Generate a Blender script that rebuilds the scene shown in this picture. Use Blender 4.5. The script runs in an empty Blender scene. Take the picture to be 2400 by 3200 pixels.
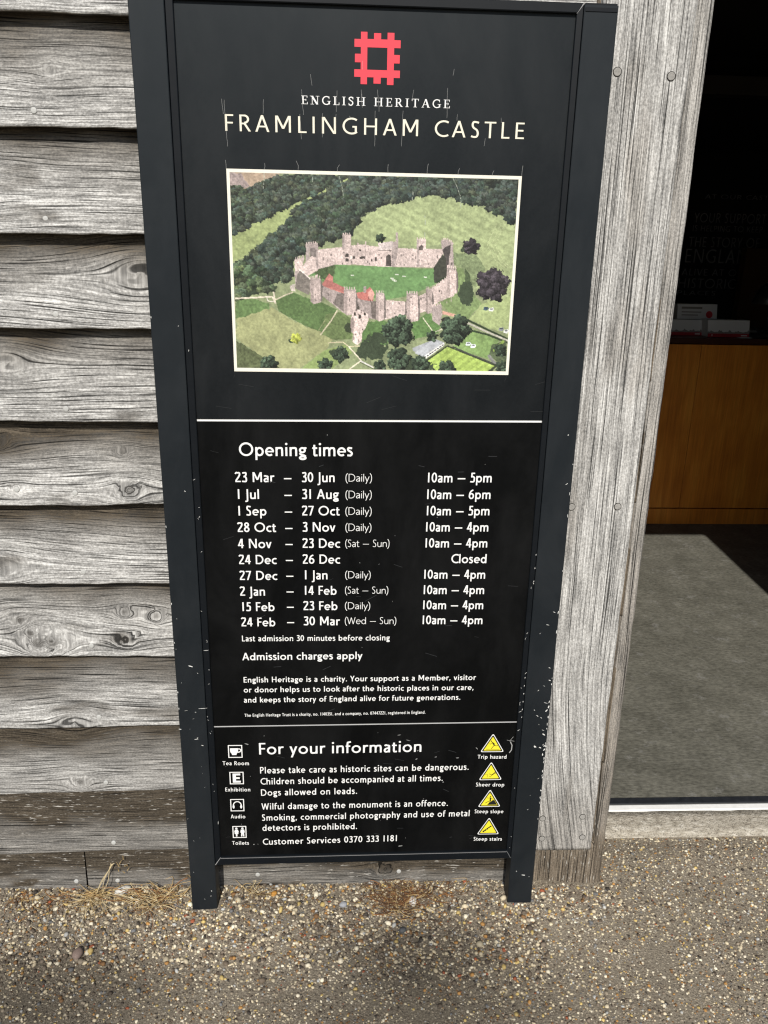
import bpy, bmesh, math, random
import numpy as np
from mathutils import Matrix, Vector

SC = bpy.context.scene
COL = SC.collection
R = math.radians

# ------------------------------------------------------------------ camera
cam_data = bpy.data.cameras.new("camera")
cam = bpy.data.objects.new("camera", cam_data)
COL.objects.link(cam)
SC.camera = cam
cam_data.sensor_fit = 'VERTICAL'
cam_data.sensor_height = 32.0
cam_data.lens = 24.254
cam_data.clip_start = 0.02
cam_data.clip_end = 600.0
YAW, PITCH, ROLL = 0.0500, 0.3145, 0.0205
_f = Vector((math.sin(YAW) * math.cos(PITCH), math.cos(YAW) * math.cos(PITCH), -math.sin(PITCH)))
_r0 = Vector((math.cos(YAW), -math.sin(YAW), 0.0))
_u0 = _r0.cross(_f)
_r = _r0 * math.cos(ROLL) + _u0 * math.sin(ROLL)
_u = -_r0 * math.sin(ROLL) + _u0 * math.cos(ROLL)
_m = Matrix((_r, _u, -_f)).transposed().to_4x4()
_m.translation = Vector((0.0, -1.4942, 1.5))
cam.matrix_world = _m

# ------------------------------------------------------------------ sky, sun, exposure
SUN_EL, SUN_AZ = 41.0, 4.4          # azimuth: degrees to the left of straight behind the camera
w = bpy.data.worlds.new("World")
SC.world = w
w.use_nodes = True
nt = w.node_tree
bg = nt.nodes["Background"]
sky = nt.nodes.new("ShaderNodeTexSky")
sky.sky_type = 'NISHITA'
sky.sun_disc = False
sky.sun_elevation = R(SUN_EL)
sky.sun_rotation = R(180.0 + SUN_AZ)
nt.links.new(sky.outputs[0], bg.inputs[0])
bg.inputs[1].default_value = 0.08
sun_d = bpy.data.lights.new("sun", 'SUN')
sun_d.energy = 4.6
sun_d.angle = R(0.53)
sun_d.color = (1.0, 0.955, 0.885)
sun = bpy.data.objects.new("sun", sun_d)
COL.objects.link(sun)
sun.location = (-0.6, -5.0, 5.0)
_sd = Vector((math.sin(R(SUN_AZ)) * math.cos(R(SUN_EL)), math.cos(R(SUN_AZ)) * math.cos(R(SUN_EL)), -math.sin(R(SUN_EL))))
sun.rotation_euler = _sd.to_track_quat('-Z', 'Y').to_euler()
SC.view_settings.view_transform = 'Standard'
SC.view_settings.look = 'None'
SC.view_settings.gamma = 1.0
SC.view_settings.use_curve_mapping = False
SC.view_settings.exposure = 0.0
SC.cycles.filter_width = 1.25

# ------------------------------------------------------------------ helpers
rng = np.random.default_rng(7)
random.seed(7)


def obj(name, mesh, mats=(), parent=None):
    o = bpy.data.objects.new(name, mesh)
    COL.objects.link(o)
    for m in (mats if isinstance(mats, (list, tuple)) else [mats]):
        mesh.materials.append(m)
    if parent is not None:
        o.parent = parent
    bpy.context.view_layer.update()
    return o


def empty(name, loc=(0, 0, 0)):
    o = bpy.data.objects.new(name, None)
    COL.objects.link(o)
    o.location = loc
    o.empty_display_size = 0.1
    bpy.context.view_layer.update()
    return o


def tag(o, label=None, cat=None, group=None, kind=None):
    if label: o["label"] = label
    if cat: o["category"] = cat
    if group: o["group"] = group
    if kind: o["kind"] = kind
    return o


class MB:
    """collects faces; build() links them as ONE mesh object (coordinates relative to the parent's location)"""
    def __init__(self):
        self.v, self.f, self.m = [], [], []

    def face(self, pts, mat=0):
        n = len(self.v)
        self.v += [tuple(p) for p in pts]
        self.f.append(tuple(range(n, n + len(pts))))
        self.m.append(mat)

    def xz(self, pts, y, mat=0):
        self.face([(p[0], y, p[1]) for p in pts], mat)

    def box(self, a, b, mat=0):
        x0, y0, z0 = a; x1, y1, z1 = b
        n = len(self.v)
        self.v += [(x0, y0, z0), (x1, y0, z0), (x1, y1, z0), (x0, y1, z0), (x0, y0, z1), (x1, y0, z1), (x1, y1, z1), (x0, y1, z1)]
        for q in ((0, 3, 2, 1), (4, 5, 6, 7), (0, 1, 5, 4), (1, 2, 6, 5), (2, 3, 7, 6), (3, 0, 4, 7)):
            self.f.append(tuple(n + i for i in q)); self.m.append(mat)

    def prism(self, base, top, mat=0):
        """closed solid between two equal-length loops"""
        k = len(base); n = len(self.v)
        self.v += [tuple(p) for p in base] + [tuple(p) for p in top]
        self.f.append(tuple(n + i for i in range(k))[::-1]); self.m.append(mat)
        self.f.append(tuple(n + k + i for i in range(k))); self.m.append(mat)
        for i in range(k):
            j = (i + 1) % k
            self.f.append((n + i, n + j, n + k + j, n + k + i)); self.m.append(mat)

    def tube(self, pts, rad, sides=4, mat=0):
        pts = [Vector(p) for p in pts]
        rads = rad if isinstance(rad, (list, tuple)) else [rad] * len(pts)
        n0 = len(self.v)
        for i, p in enumerate(pts):
            d = (pts[min(i + 1, len(pts) - 1)] - pts[max(i - 1, 0)]).normalized()
            a = d.cross(Vector((0.31, 0.22, 0.92)))
            if a.length < 1e-4: a = d.cross(Vector((1, 0, 0)))
            a.normalize(); b = d.cross(a)
            for k in range(sides):
                t = 2 * math.pi * k / sides
                self.v.append(tuple(p + (a * math.cos(t) + b * math.sin(t)) * rads[i]))
        for i in range(len(pts) - 1):
            for k in range(sides):
                k2 = (k + 1) % sides
                self.f.append((n0 + i * sides + k, n0 + i * sides + k2, n0 + (i + 1) * sides + k2, n0 + (i + 1) * sides + k)); self.m.append(mat)
        self.f.append(tuple(n0 + k for k in range(sides))); self.m.append(mat)
        self.f.append(tuple(n0 + (len(pts) - 1) * sides + k for k in range(sides))); self.m.append(mat)

    def lathe(self, prof, c, axis='z', seg=20, mat=0):
        """prof = [(r, h)...]; revolve about an axis through c"""
        n0 = len(self.v)
        for r_, h in prof:
            for k in range(seg):
                t = 2 * math.pi * k / seg
                if axis == 'z': self.v.append((c[0] + r_ * math.cos(t), c[1] + r_ * math.sin(t), c[2] + h))
                else: self.v.append((c[0] + r_ * math.cos(t), c[1] + h, c[2] + r_ * math.sin(t)))
        for i in range(len(prof) - 1):
            for k in range(seg):
                k2 = (k + 1) % seg
                self.f.append((n0 + i * seg + k, n0 + i * seg + k2, n0 + (i + 1) * seg + k2, n0 + (i + 1) * seg + k)); self.m.append(mat)
        self.f.append(tuple(n0 + (len(prof) - 1) * seg + k for k in range(seg))); self.m.append(mat)

    def build(self, name, mats, parent=None, bevel=0.0, smooth=False):
        off = Vector(parent.matrix_world.translation) if parent is not None else Vector((0, 0, 0))
        me = bpy.data.meshes.new(name)
        me.from_pydata([(p[0] - off.x, p[1] - off.y, p[2] - off.z) for p in self.v], [], self.f)
        me.polygons.foreach_set("material_index", self.m)
        if smooth: me.polygons.foreach_set("use_smooth", [True] * len(self.f))
        me.update()
        o = obj(name, me, mats, parent)
        if bevel > 0:
            b = o.modifiers.new("bevel", 'BEVEL'); b.width = bevel; b.segments = 2; b.limit_method = 'ANGLE'
        bpy.context.view_layer.update()
        return o


def grid_mesh(name, P, attrs=None, col=None, close=False):
    """P: (rows, cols, 3) array -> quad mesh; attrs: {name: (rows, cols) or (rows, cols, 3)}"""
    nr, nc = P.shape[:2]
    idx = np.arange(nr * nc).reshape(nr, nc)
    q = np.stack([idx[:-1, :-1], idx[:-1, 1:], idx[1:, 1:], idx[1:, :-1]], -1).reshape(-1, 4)
    return raw_mesh(name, P.reshape(-1, 3), q, attrs, col)


def raw_mesh(name, V, F, attrs=None, col=None, smooth=True):
    me = bpy.data.meshes.new(name)
    k = F.shape[1]
    me.vertices.add(len(V)); me.vertices.foreach_set("co", np.asarray(V, np.float32).ravel())
    me.loops.add(F.size); me.loops.foreach_set("vertex_index", F.astype(np.int32).ravel())
    me.polygons.add(len(F)); me.polygons.foreach_set("loop_start", np.arange(0, F.size, k, dtype=np.int32))
    me.polygons.foreach_set("use_smooth", np.full(len(F), smooth))
    for n, a in (attrs or {}).items():
        a = np.asarray(a, np.float32)
        if a.size == 3 * len(V):
            at = me.attributes.new(n, 'FLOAT_VECTOR', 'POINT'); at.data.foreach_set("vector", a.ravel())
        else:
            at = me.attributes.new(n, 'FLOAT', 'POINT'); at.data.foreach_set("value", a.ravel())
    if col is not None:
        c4 = np.ones((len(V), 4), np.float32); c4[:, :3] = np.asarray(col).reshape(-1, 3)
        at = me.attributes.new("col", 'FLOAT_COLOR', 'POINT'); at.data.foreach_set("color", c4.ravel())
    me.update(calc_edges=True)
    me.validate()
    return me


def vnoise(x, y, seed=0):
    """smooth value noise 0..1"""
    g = np.random.default_rng(seed).random((256, 256))
    xi = np.floor(x).astype(int); yi = np.floor(y).astype(int)
    fx = x - xi; fy = y - yi
    fx = fx * fx * (3 - 2 * fx); fy = fy * fy * (3 - 2 * fy)
    a = g[xi % 256, yi % 256]; b = g[(xi + 1) % 256, yi % 256]
    c = g[xi % 256, (yi + 1) % 256]; d = g[(xi + 1) % 256, (yi + 1) % 256]
    return (a * (1 - fx) + b * fx) * (1 - fy) + (c * (1 - fx) + d * fx) * fy


def fbm(x, y, seed=0, o=4):
    s = 0; a = 0.5; t = 0
    for i in range(o):
        s = s + a * vnoise(x * 2 ** i, y * 2 ** i, seed + i * 11); t += a; a *= 0.55
    return s / t


def srgb(r, g, b):
    return tuple(((c / 255.0) / 12.92 if c / 255.0 <= 0.04045 else ((c / 255.0 + 0.055) / 1.055) ** 2.4) for c in (r, g, b))


def smoothstep(a, b, x):
    t = np.clip((x - a) / (b - a), 0, 1)
    return t * t * (3 - 2 * t)


# ------------------------------------------------------------------ node helpers and materials
class NT:
    def __init__(self, name):
        self.mat = bpy.data.materials.new(name); self.mat.use_nodes = True
        self.t = self.mat.node_tree
        self.b = self.t.nodes["Principled BSDF"]

    def n(self, kind, **kw):
        nd = self.t.nodes.new(kind)
        for k, v in kw.items(): setattr(nd, k, v)
        return nd

    def l(self, a, b): self.t.links.new(a, b)

    def val(self, sock, v):
        if isinstance(v, bpy.types.NodeSocket): self.l(v, sock)
        else: sock.default_value = v

    def attr(self, name): return self.n("ShaderNodeAttribute", attribute_name=name)

    def math(self, op, a, b=0.0, c=None, clamp=False):
        nd = self.n("ShaderNodeMath", operation=op, use_clamp=clamp)
        self.val(nd.inputs[0], a); self.val(nd.inputs[1], b)
        if c is not None: self.val(nd.inputs[2], c)
        return nd.outputs[0]

    def vmul(self, v, xyz):
        nd = self.n("ShaderNodeVectorMath", operation='MULTIPLY')
        self.l(v, nd.inputs[0]); nd.inputs[1].default_value = xyz
        return nd.outputs[0]

    def noise(self, v, scale=1.0, detail=2.0, rough=0.5, dist=0.0):
        nd = self.n("ShaderNodeTexNoise")
        if v is not None: self.l(v, nd.inputs["Vector"])
        nd.inputs["Scale"].default_value = scale; nd.inputs["Detail"].default_value = detail
        nd.inputs["Roughness"].default_value = rough; nd.inputs["Distortion"].default_value = dist
        return nd.outputs[0]

    def ramp(self, f, stops, interp='LINEAR'):
        nd = self.n("ShaderNodeValToRGB"); cr = nd.color_ramp; cr.interpolation = interp
        while len(cr.elements) < len(stops): cr.elements.new(0.5)
        for e, (p, c) in zip(cr.elements, stops):
            e.position = p
            e.color = (c, c, c, 1) if not isinstance(c, (tuple, list)) else (*c, 1)
        self.l(f, nd.inputs[0])
        return nd.outputs[0]

    def mix(self, f, a, b, mode='MIX'):
        nd = self.n("ShaderNodeMix", data_type='RGBA', blend_type=mode)
        self.val(nd.inputs[0], f)
        for s, v in ((nd.inputs[6], a), (nd.inputs[7], b)):
            if isinstance(v, tuple): s.default_value = (*v, 1)
            else: self.l(v, s)
        return nd.outputs[2]

    def bump(self, h, strength, dist):
        nd = self.n("ShaderNodeBump"); nd.inputs["Strength"].default_value = strength; nd.inputs["Distance"].default_value = dist
        self.l(h, nd.inputs["Height"]); self.l(nd.outputs[0], self.b.inputs["Normal"])

    def set(self, color=None, rough=None, spec=None, metal=None):
        for k, v in (("Base Color", color), ("Roughness", rough), ("Specular IOR Level", spec), ("Metallic", metal)):
            if v is None: continue
            if isinstance(v, bpy.types.NodeSocket): self.l(v, self.b.inputs[k])
            elif isinstance(v, tuple): self.b.inputs[k].default_value = (*v, 1)
            else: self.b.inputs[k].default_value = v
        return self.mat


def plain(name, col, rough=0.6, spec=0.4, metal=0.0, var=0.12, scale=40.0, tint=None, dust=0.0):
    """a paint or plastic with slight procedural unevenness"""
    m = NT(name)
    tc = m.n("ShaderNodeTexCoord").outputs["Object"]
    nz = m.noise(tc, scale, 4.0, 0.6)
    c = m.mix(nz, tuple(x * (1 - var) for x in col), tuple(min(1, x * (1 + var)) for x in col))
    rg = m.math('MULTIPLY_ADD', nz, 0.2, rough - 0.1)
    if tint: m.b.inputs["Specular Tint"].default_value = (*tint, 1)
    if dust:
        d1 = m.noise(m.vmul(tc, (7, 7, 3)), 1.0, 6.0, 0.65, 0.4)
        c = m.mix(m.ramp(d1, [(0.42, 0.0), (0.75, 1.0)]), c, tuple(x + dust for x in col))
        rg = m.math('MULTIPLY_ADD', d1, 0.22, m.math('ADD', rg, -0.11))
    return m.set(c, rg, spec, metal)


def wood_material(name, dark, mid, light, stain_shade_col, bump=0.8, lk=1.0, fk=1.0):
    m = NT(name)
    gc = m.attr("gc").outputs["Vector"]
    st = m.attr("stain_shade").outputs["Fac"]
    kn = m.attr("knot").outputs["Fac"]
    fine = m.noise(m.vmul(gc, (30 * lk, 430 * fk, 1)), 1.0, 2.0, 0.6)
    mid_n = m.noise(m.vmul(gc, (9 * lk, 190 * fk, 1)), 1.0, 2.5, 0.6, 0.3)
    blot = m.noise(m.vmul(gc, (9, 28, 1)), 1.0, 4.0, 0.6)
    fleck = m.noise(m.vmul(gc, (210, 300, 1)), 1.0, 2.0, 0.65)
    crack = m.noise(m.vmul(gc, (7 * lk, 310 * fk, 3)), 1.0, 1.0, 0.5, 0.2)
    s = m.math('MULTIPLY_ADD', fine, 0.30, m.math('MULTIPLY', mid_n, 0.28))
    s = m.math('ADD', s, m.math('MULTIPLY', blot, 0.16))
    s = m.math('ADD', s, m.math('MULTIPLY', fleck, 0.26))
    tone = m.ramp(s, [(0.37, dark), (0.49, mid), (0.61, light)])
    ck = m.ramp(crack, [(0.33, 0.16), (0.42, 1.0)])
    c = m.mix(1.0, tone, ck, 'MULTIPLY')
    stn = m.math('MULTIPLY', st, m.math('MULTIPLY_ADD', s, 1.6, 0.35), clamp=True)
    c = m.mix(stn, c, m.mix(1.0, c, stain_shade_col, 'MULTIPLY'))
    c = m.mix(kn, c, m.mix(0.8, c, (0.045, 0.040, 0.034)))
    pale = m.ramp(m.noise(m.vmul(gc, (42, 290, 2)), 1.0, 2.0, 0.6, 0.4), [(0.63, 0.0), (0.70, 1.0)])
    sx = m.n("ShaderNodeSeparateXYZ"); m.l(m.n("ShaderNodeTexCoord").outputs["Object"], sx.inputs[0])
    lowz = m.math('MULTIPLY_ADD', sx.outputs[2], -4.0, 1.9, clamp=True)
    pale = m.math('MULTIPLY', pale, lowz)
    c = m.mix(m.math('MULTIPLY', m.math('MULTIPLY', pale, st), 0.75, clamp=True), c, (0.62, 0.60, 0.55))
    h = m.math('ADD', m.math('MULTIPLY', s, 1.0), m.math('MULTIPLY', m.math('MINIMUM', crack, 0.42), 1.8))
    m.bump(h, bump, 0.004)
    return m.set(c, 0.85, 0.2)


M = {}
M['oak'] = wood_material("weathered oak", (0.11, 0.109, 0.106), (0.335, 0.328, 0.313), (0.73, 0.722, 0.695), (0.18, 0.15, 0.115), 0.8, 0.9, 1.4)
M['oak_post'] = wood_material("weathered oak post", (0.09, 0.09, 0.088), (0.36, 0.352, 0.335), (0.74, 0.73, 0.70), (0.40, 0.335, 0.265), 0.8, 0.45, 1.2)
M['nail'] = plain("stainless nail head", (0.46, 0.46, 0.44), 0.55, 0.5, 0.0)
M['peg_ring'] = plain("dark peg gap", (0.02, 0.018, 0.015), 0.9, 0.1)
M['peg'] = plain("oak peg", (0.30, 0.29, 0.27), 0.85, 0.2, 0, 0.5, 300.0)
M['steel'] = plain("graphite powder coat", (0.0096, 0.0122, 0.0150), 0.50, 0.22, 0.0, 0.10, 30.0, (0.90, 0.97, 1.0), 0.008)
M['rail'] = plain("black powder coat", (0.0045, 0.0062, 0.0085), 0.46, 0.20, 0.0, 0.12, 30.0)
M['panel'] = plain("black printed panel", (0.0018, 0.0021, 0.0024), 0.46, 0.12, 0.0, 0.15, 60.0, None, 0.006)
M['panel_head'] = plain("charcoal printed panel", (0.0030, 0.0036, 0.0046), 0.48, 0.26, 0.0, 0.15, 260.0, (0.84, 0.94, 1.0), 0.008)
M['white'] = plain("white vinyl", (0.82, 0.82, 0.80), 0.6, 0.3, 0.0, 0.03)
M['cream'] = plain("cream vinyl", (0.80, 0.76, 0.62), 0.65, 0.3, 0.0, 0.10, 220.0)
M['red'] = plain("red vinyl", (0.78, 0.06, 0.085), 0.6, 0.3, 0.0, 0.06)
M['yellow'] = plain("yellow vinyl", (0.80, 0.68, 0.035), 0.6, 0.3, 0.0, 0.04)
M['ink'] = plain("black vinyl", (0.010, 0.011, 0.010), 0.5, 0.4)
M['chip'] = plain("bare metal chip", (0.70, 0.70, 0.67), 0.6, 0.4)
M['alu'] = plain("scuffed white aluminium", (0.85, 0.85, 0.83), 0.5, 0.5, 0.0, 0.18, 60.0)
M['rubber'] = plain("black rubber seal", (0.018, 0.020, 0.024), 0.45, 0.5, 0.0, 0.5, 50.0)

# ------------------------------------------------------------------ ground
def ground_h(x, y):
    near = np.exp(-np.maximum(0, np.hypot(x, y) - 2.0))
    h = (fbm(x * 6 + 40, y * 6 + 40, 3, 3) - 0.5) * 0.012 * near
    bank = smoothstep(-0.14, 0.05, y) * smoothstep(0.62, 0.45, x)         # loose gravel banked up against the wall
    h = h + bank * (0.006 + 0.010 * (fbm(x * 9 + 5, y * 9, 8, 2) - 0.4))
    lim = smoothstep(0.16, 0.22, y)
    return h * (1 - lim) - 0.004 * lim


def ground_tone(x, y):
    """darker blotches left and centre, paler to the right and in patches near the wall"""
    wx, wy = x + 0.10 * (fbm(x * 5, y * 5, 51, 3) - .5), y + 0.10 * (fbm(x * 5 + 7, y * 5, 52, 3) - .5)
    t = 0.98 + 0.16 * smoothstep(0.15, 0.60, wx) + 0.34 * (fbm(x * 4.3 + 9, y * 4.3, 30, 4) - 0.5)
    blotch = lambda cx, cy, rx, ry: np.exp(-(((wx - cx) / rx) ** 2 + ((wy - cy) / ry) ** 2) ** 1.5)
    t = t - 0.52 * blotch(-0.60, -0.21, 0.24, 0.14) - 0.52 * blotch(0.16, -0.12, 0.20, 0.09) - 0.40 * blotch(0.16, -0.27, 0.32, 0.10)   # soft-edged darker blotches
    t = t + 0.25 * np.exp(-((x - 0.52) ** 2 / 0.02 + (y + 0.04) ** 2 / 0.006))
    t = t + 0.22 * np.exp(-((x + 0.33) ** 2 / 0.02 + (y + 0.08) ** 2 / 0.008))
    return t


def axis(lo, hi, step, far):
    a = list(np.arange(lo, hi + 1e-6, step)); d = step; x = hi
    while x < far: d *= 1.35; x += d; a.append(min(x, far))
    d = step; x = lo; b = []
    while x > -far: d *= 1.35; x -= d; b.append(max(x, -far))
    return np.array(b[::-1] + a)


gx, gy = axis(-1.6, 2.0, 0.02, 150.0), axis(-1.3, 0.36, 0.02, 150.0)
GX, GY = np.meshgrid(gx, gy)
GP = np.stack([GX, GY, ground_h(GX, GY)], -1)
gm = NT("gravel bound surface")
tc = gm.n("ShaderNodeTexCoord").outputs["Object"]
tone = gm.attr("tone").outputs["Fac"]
vo = gm.n("ShaderNodeTexVoronoi"); gm.l(tc, vo.inputs["Vector"]); vo.inputs["Scale"].default_value = 190.0
vo2 = gm.n("ShaderNodeTexVoronoi"); gm.l(tc, vo2.inputs["Vector"]); vo2.inputs["Scale"].default_value = 520.0
base = gm.ramp(gm.noise(tc, 300.0, 4.0, 0.7), [(0.3, (0.115, 0.096, 0.070)), (0.7, (0.27, 0.233, 0.178))])
sep = gm.n("ShaderNodeSeparateColor"); gm.l(vo.outputs["Color"], sep.inputs[0])
stone = gm.ramp(sep.outputs[0], [(0.0, (0.06, 0.055, 0.05)), (0.3, (0.15, 0.125, 0.095)), (0.6, (0.22, 0.19, 0.15)), (0.85, (0.34, 0.29, 0.21)), (1.0, (0.6, 0.55, 0.46))])
mask = gm.math('MULTIPLY', gm.ramp(vo.outputs["Distance"], [(0.28, 1.0), (0.42, 0.0)]), gm.math('GREATER_THAN', sep.outputs[1], 0.35))
c = gm.mix(mask, base, stone)
sep2 = gm.n("ShaderNodeSeparateColor"); gm.l(vo2.outputs["Color"], sep2.inputs[0])
c = gm.mix(gm.math('MULTIPLY', gm.math('GREATER_THAN', sep2.outputs[0], 0.9), 0.6), c, (0.40, 0.35, 0.27))
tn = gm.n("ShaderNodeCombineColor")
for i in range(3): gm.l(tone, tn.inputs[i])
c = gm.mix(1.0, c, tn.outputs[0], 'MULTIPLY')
gm.bump(gm.math('MULTIPLY_ADD', vo.outputs["Distance"], -0.8, gm.noise(tc, 420.0, 3.0, 0.6)), 0.6, 0.003)
gm.set(c, 0.9, 0.25)
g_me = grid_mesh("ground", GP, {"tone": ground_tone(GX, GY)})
ground = obj("ground", g_me, gm.mat)
tag(ground, "brown bound gravel path in front of the timber wall", "ground", kind="structure")

# pebbles: one object of loose and half-bedded stones
ico = bmesh.new()
bmesh.ops.create_icosphere(ico, subdivisions=1, radius=1.0)
bmesh.ops.subdivide_edges(ico, edges=ico.edges[:], cuts=0)
base_v = np.array([v.co[:] for v in ico.verts]); base_f = np.array([[v.index for v in f.verts] for f in ico.faces])
ico.free()
ico2 = bmesh.new(); bmesh.ops.create_icosphere(ico2, subdivisions=2, radius=1.0)
big_v = np.array([v.co[:] for v in ico2.verts]); big_f = np.array([[v.index for v in f.verts] for f in ico2.faces]); ico2.free()

PAL = np.array([srgb(*c) for c in [(224, 214, 190), (206, 192, 162), (188, 176, 150), (150, 138, 120), (122, 110, 96), (104, 92, 78),
                                   (82, 72, 62), (62, 56, 50), (128, 96, 62), (176, 132, 76), (150, 84, 56), (112, 112, 112), (172, 172, 168), (196, 172, 110)]])
PW = np.array([10, 12, 14, 16, 16, 12, 8, 4, 8, 3.5, 0.8, 4, 4, 5]); PW = PW / PW.sum()


def stones(px, py, rad, flat, sink, seed, bv, bf):
    r = np.random.default_rng(seed); n = len(px)
    sx = rad * r.uniform(0.75, 1.35, n); sy = rad * r.uniform(0.7, 1.1, n); sz = rad * r.uniform(*flat, n)
    ph = r.uniform(0, 2 * np.pi, n)
    V = bv[None] * (1 + r.normal(0, 0.13, (n, len(bv), 1)))
    V = V * np.stack([sx, sy, sz], -1)[:, None]
    tl = r.normal(0, 0.3, n)
    z1 = V[..., 2] * np.cos(tl)[:, None] + V[..., 0] * np.sin(tl)[:, None]
    x1 = V[..., 0] * np.cos(tl)[:, None] - V[..., 2] * np.sin(tl)[:, None]
    x = x1 * np.cos(ph)[:, None] - V[..., 1] * np.sin(ph)[:, None]
    y = x1 * np.sin(ph)[:, None] + V[..., 1] * np.cos(ph)[:, None]
    z = z1 + (ground_h(px, py) + sz * r.uniform(*sink, n))[:, None]
    W = np.stack([x + px[:, None], y + py[:, None], z], -1).reshape(-1, 3)
    F = (bf[None] + (np.arange(n) * len(bv))[:, None, None]).reshape(-1, 3)
    c = PAL[r.choice(len(PAL), n, p=PW)] * r.uniform(0.8, 1.2, (n, 1))
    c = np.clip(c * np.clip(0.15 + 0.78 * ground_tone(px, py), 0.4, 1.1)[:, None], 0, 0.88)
    C = np.repeat(c, len(bv), 0)
    return W, F, C


def scatter(n, x0, x1, y0, y1, seed):
    r = np.random.default_rng(seed)
    return r.uniform(x0, x1, n), r.uniform(y0, y1, n)


def in_gravel(x, y):
    """open ground only: not inside the wall, the sign's feet, the post or the step"""
    ok = np.where(x < 0.44, y < 0.086, np.where(x < 0.655, y < 0.062, y < 0.228))
    feet = (y > -0.004) & (y < 0.044) & (((x > -0.37) & (x < -0.302)) | ((x > 0.391) & (x < 0.458)))
    return ok & ~feet


parts = []
px, py = scatter(56000, -1.25, 1.6, -0.62, 0.235, 5)
k = in_gravel(px, py) & (fbm(px * 7, py * 7, 77, 3) > 0.16 + 0.16 * rng.random(len(px))); px, py = px[k], py[k]
rr = np.random.default_rng(6)
rad = np.clip(rr.lognormal(math.log(0.0024), 0.34, len(px)), 0.0012, 0.0054)
parts.append(stones(px, py, rad, (0.45, 0.8), (-0.40, 0.35), 9, base_v, base_f))
px, py = scatter(9000, -1.25, 0.46, -0.24, 0.09, 15)                     # the looser, coarser band along the wall
k = in_gravel(px, py) & (py > -0.15 + 0.14 * (fbm(px * 5, py * 2, 4, 3) - 0.5) - np.random.default_rng(3).exponential(0.03, len(px))); px, py = px[k], py[k]
rad = np.clip(np.random.default_rng(8).lognormal(math.log(0.0034), 0.32, len(px)), 0.0018, 0.0085)
parts.append(stones(px, py, rad, (0.55, 0.9), (-0.1, 0.7), 19, base_v, base_f))
px, py = scatter(1100, 0.44, 0.80, -0.08, 0.10, 25)
k = in_gravel(px, py) & (np.hypot((px - .53) / .2, (py - .02) / .08) < np.random.default_rng(2).random(len(px)) ** .5 * 1.1); px, py = px[k], py[k]
rad = np.clip(np.random.default_rng(18).lognormal(math.log(0.0032), 0.3, len(px)), 0.0018, 0.006)
parts.append(stones(px, py, rad, (0.55, 0.9), (-0.1, 0.5), 29, base_v, base_f))
VV, FF, CC, o = [], [], [], 0
for V, F, C in parts:
    VV.append(V); FF.append(F + o); CC.append(C); o += len(V)
pm = NT("mixed pebbles")
pc = pm.attr("col").outputs["Color"]
ptc = pm.n("ShaderNodeTexCoord").outputs["Object"]
pn = pm.noise(ptc, 700.0, 2.0, 0.6)
pm.set(pm.mix(1.0, pc, pm.ramp(pn, [(0.3, 0.75), (0.7, 1.1)]), 'MULTIPLY'), 0.75, 0.35)
gravel = obj("gravel", raw_mesh("gravel", np.concatenate(VV), np.concatenate(FF), None, np.concatenate(CC), smooth=True), pm.mat)
tag(gravel, "small mixed pebbles strewn over the path", "gravel", kind="stuff")

# a few stones big enough to point at
STONE_LIST = [(-0.60, -0.115, 0.0135, (120, 104, 96), "reddish brown round pebble on the path left of the sign"),
              (0.165, 0.010, 0.0120, (196, 194, 188), "pale grey flint pebble on the gravel below the sign, largest there"),
              (-0.005, 0.004, 0.0090, (150, 152, 156), "blue grey pebble on the gravel below the middle of the sign"),
              (0.135, -0.070, 0.0085, (66, 68, 70), "dark slate coloured pebble on the path below the sign"),
              (-0.175, 0.040, 0.0080, (186, 134, 62), "amber pebble near the dry grass between the sign's legs"),
              (-0.545, 0.055, 0.0120, (208, 206, 198), "long white flint beside the dry grass left of the sign")]
for i, (x, y, rd, cc, lab) in enumerate(STONE_LIST):
    r = np.random.default_rng(100 + i)
    V = big_v * (1 + r.normal(0, 0.06, (len(big_v), 1))) * np.array([rd * (1.7 if i == 5 else 1.15), rd * 0.85, rd * 0.7])
    a = r.uniform(0, 3) if i != 5 else 0.5
    V = np.stack([V[:, 0] * math.cos(a) - V[:, 1] * math.sin(a), V[:, 0] * math.sin(a) + V[:, 1] * math.cos(a), V[:, 2]], -1)
    me = raw_mesh("pebble", V, big_f, None, np.repeat(np.array([srgb(*cc)]), len(V), 0))
    s = obj("pebble", me, pm.mat)
    s.location = (x, y, float(ground_h(np.array([x]), np.array([y]))[0]) + rd * 0.35)
    tag(s, lab, "pebble", "larger loose pebbles")


# ------------------------------------------------------------------ weatherboard wall
# bottom edge of every board at x = -0.72 and x = -0.384, and how far it stands proud of the one below
BOARDS = [(2.070, 2.073, .033), (1.8946, 1.8972, .033), (1.7142, 1.7166, .033), (1.5318, 1.5346, .032), (1.3606, 1.3612, .030), (1.1766, 1.1767, .028),
          (0.9978, 1.0037, .026), (0.8236, 0.8252, .023), (0.6479, 0.6478, .018), (0.4655, 0.4678, .011), (0.2878, 0.2913, .006), (0.1120, 0.1219, .003), (-0.012, -0.012, .002)]
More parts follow.
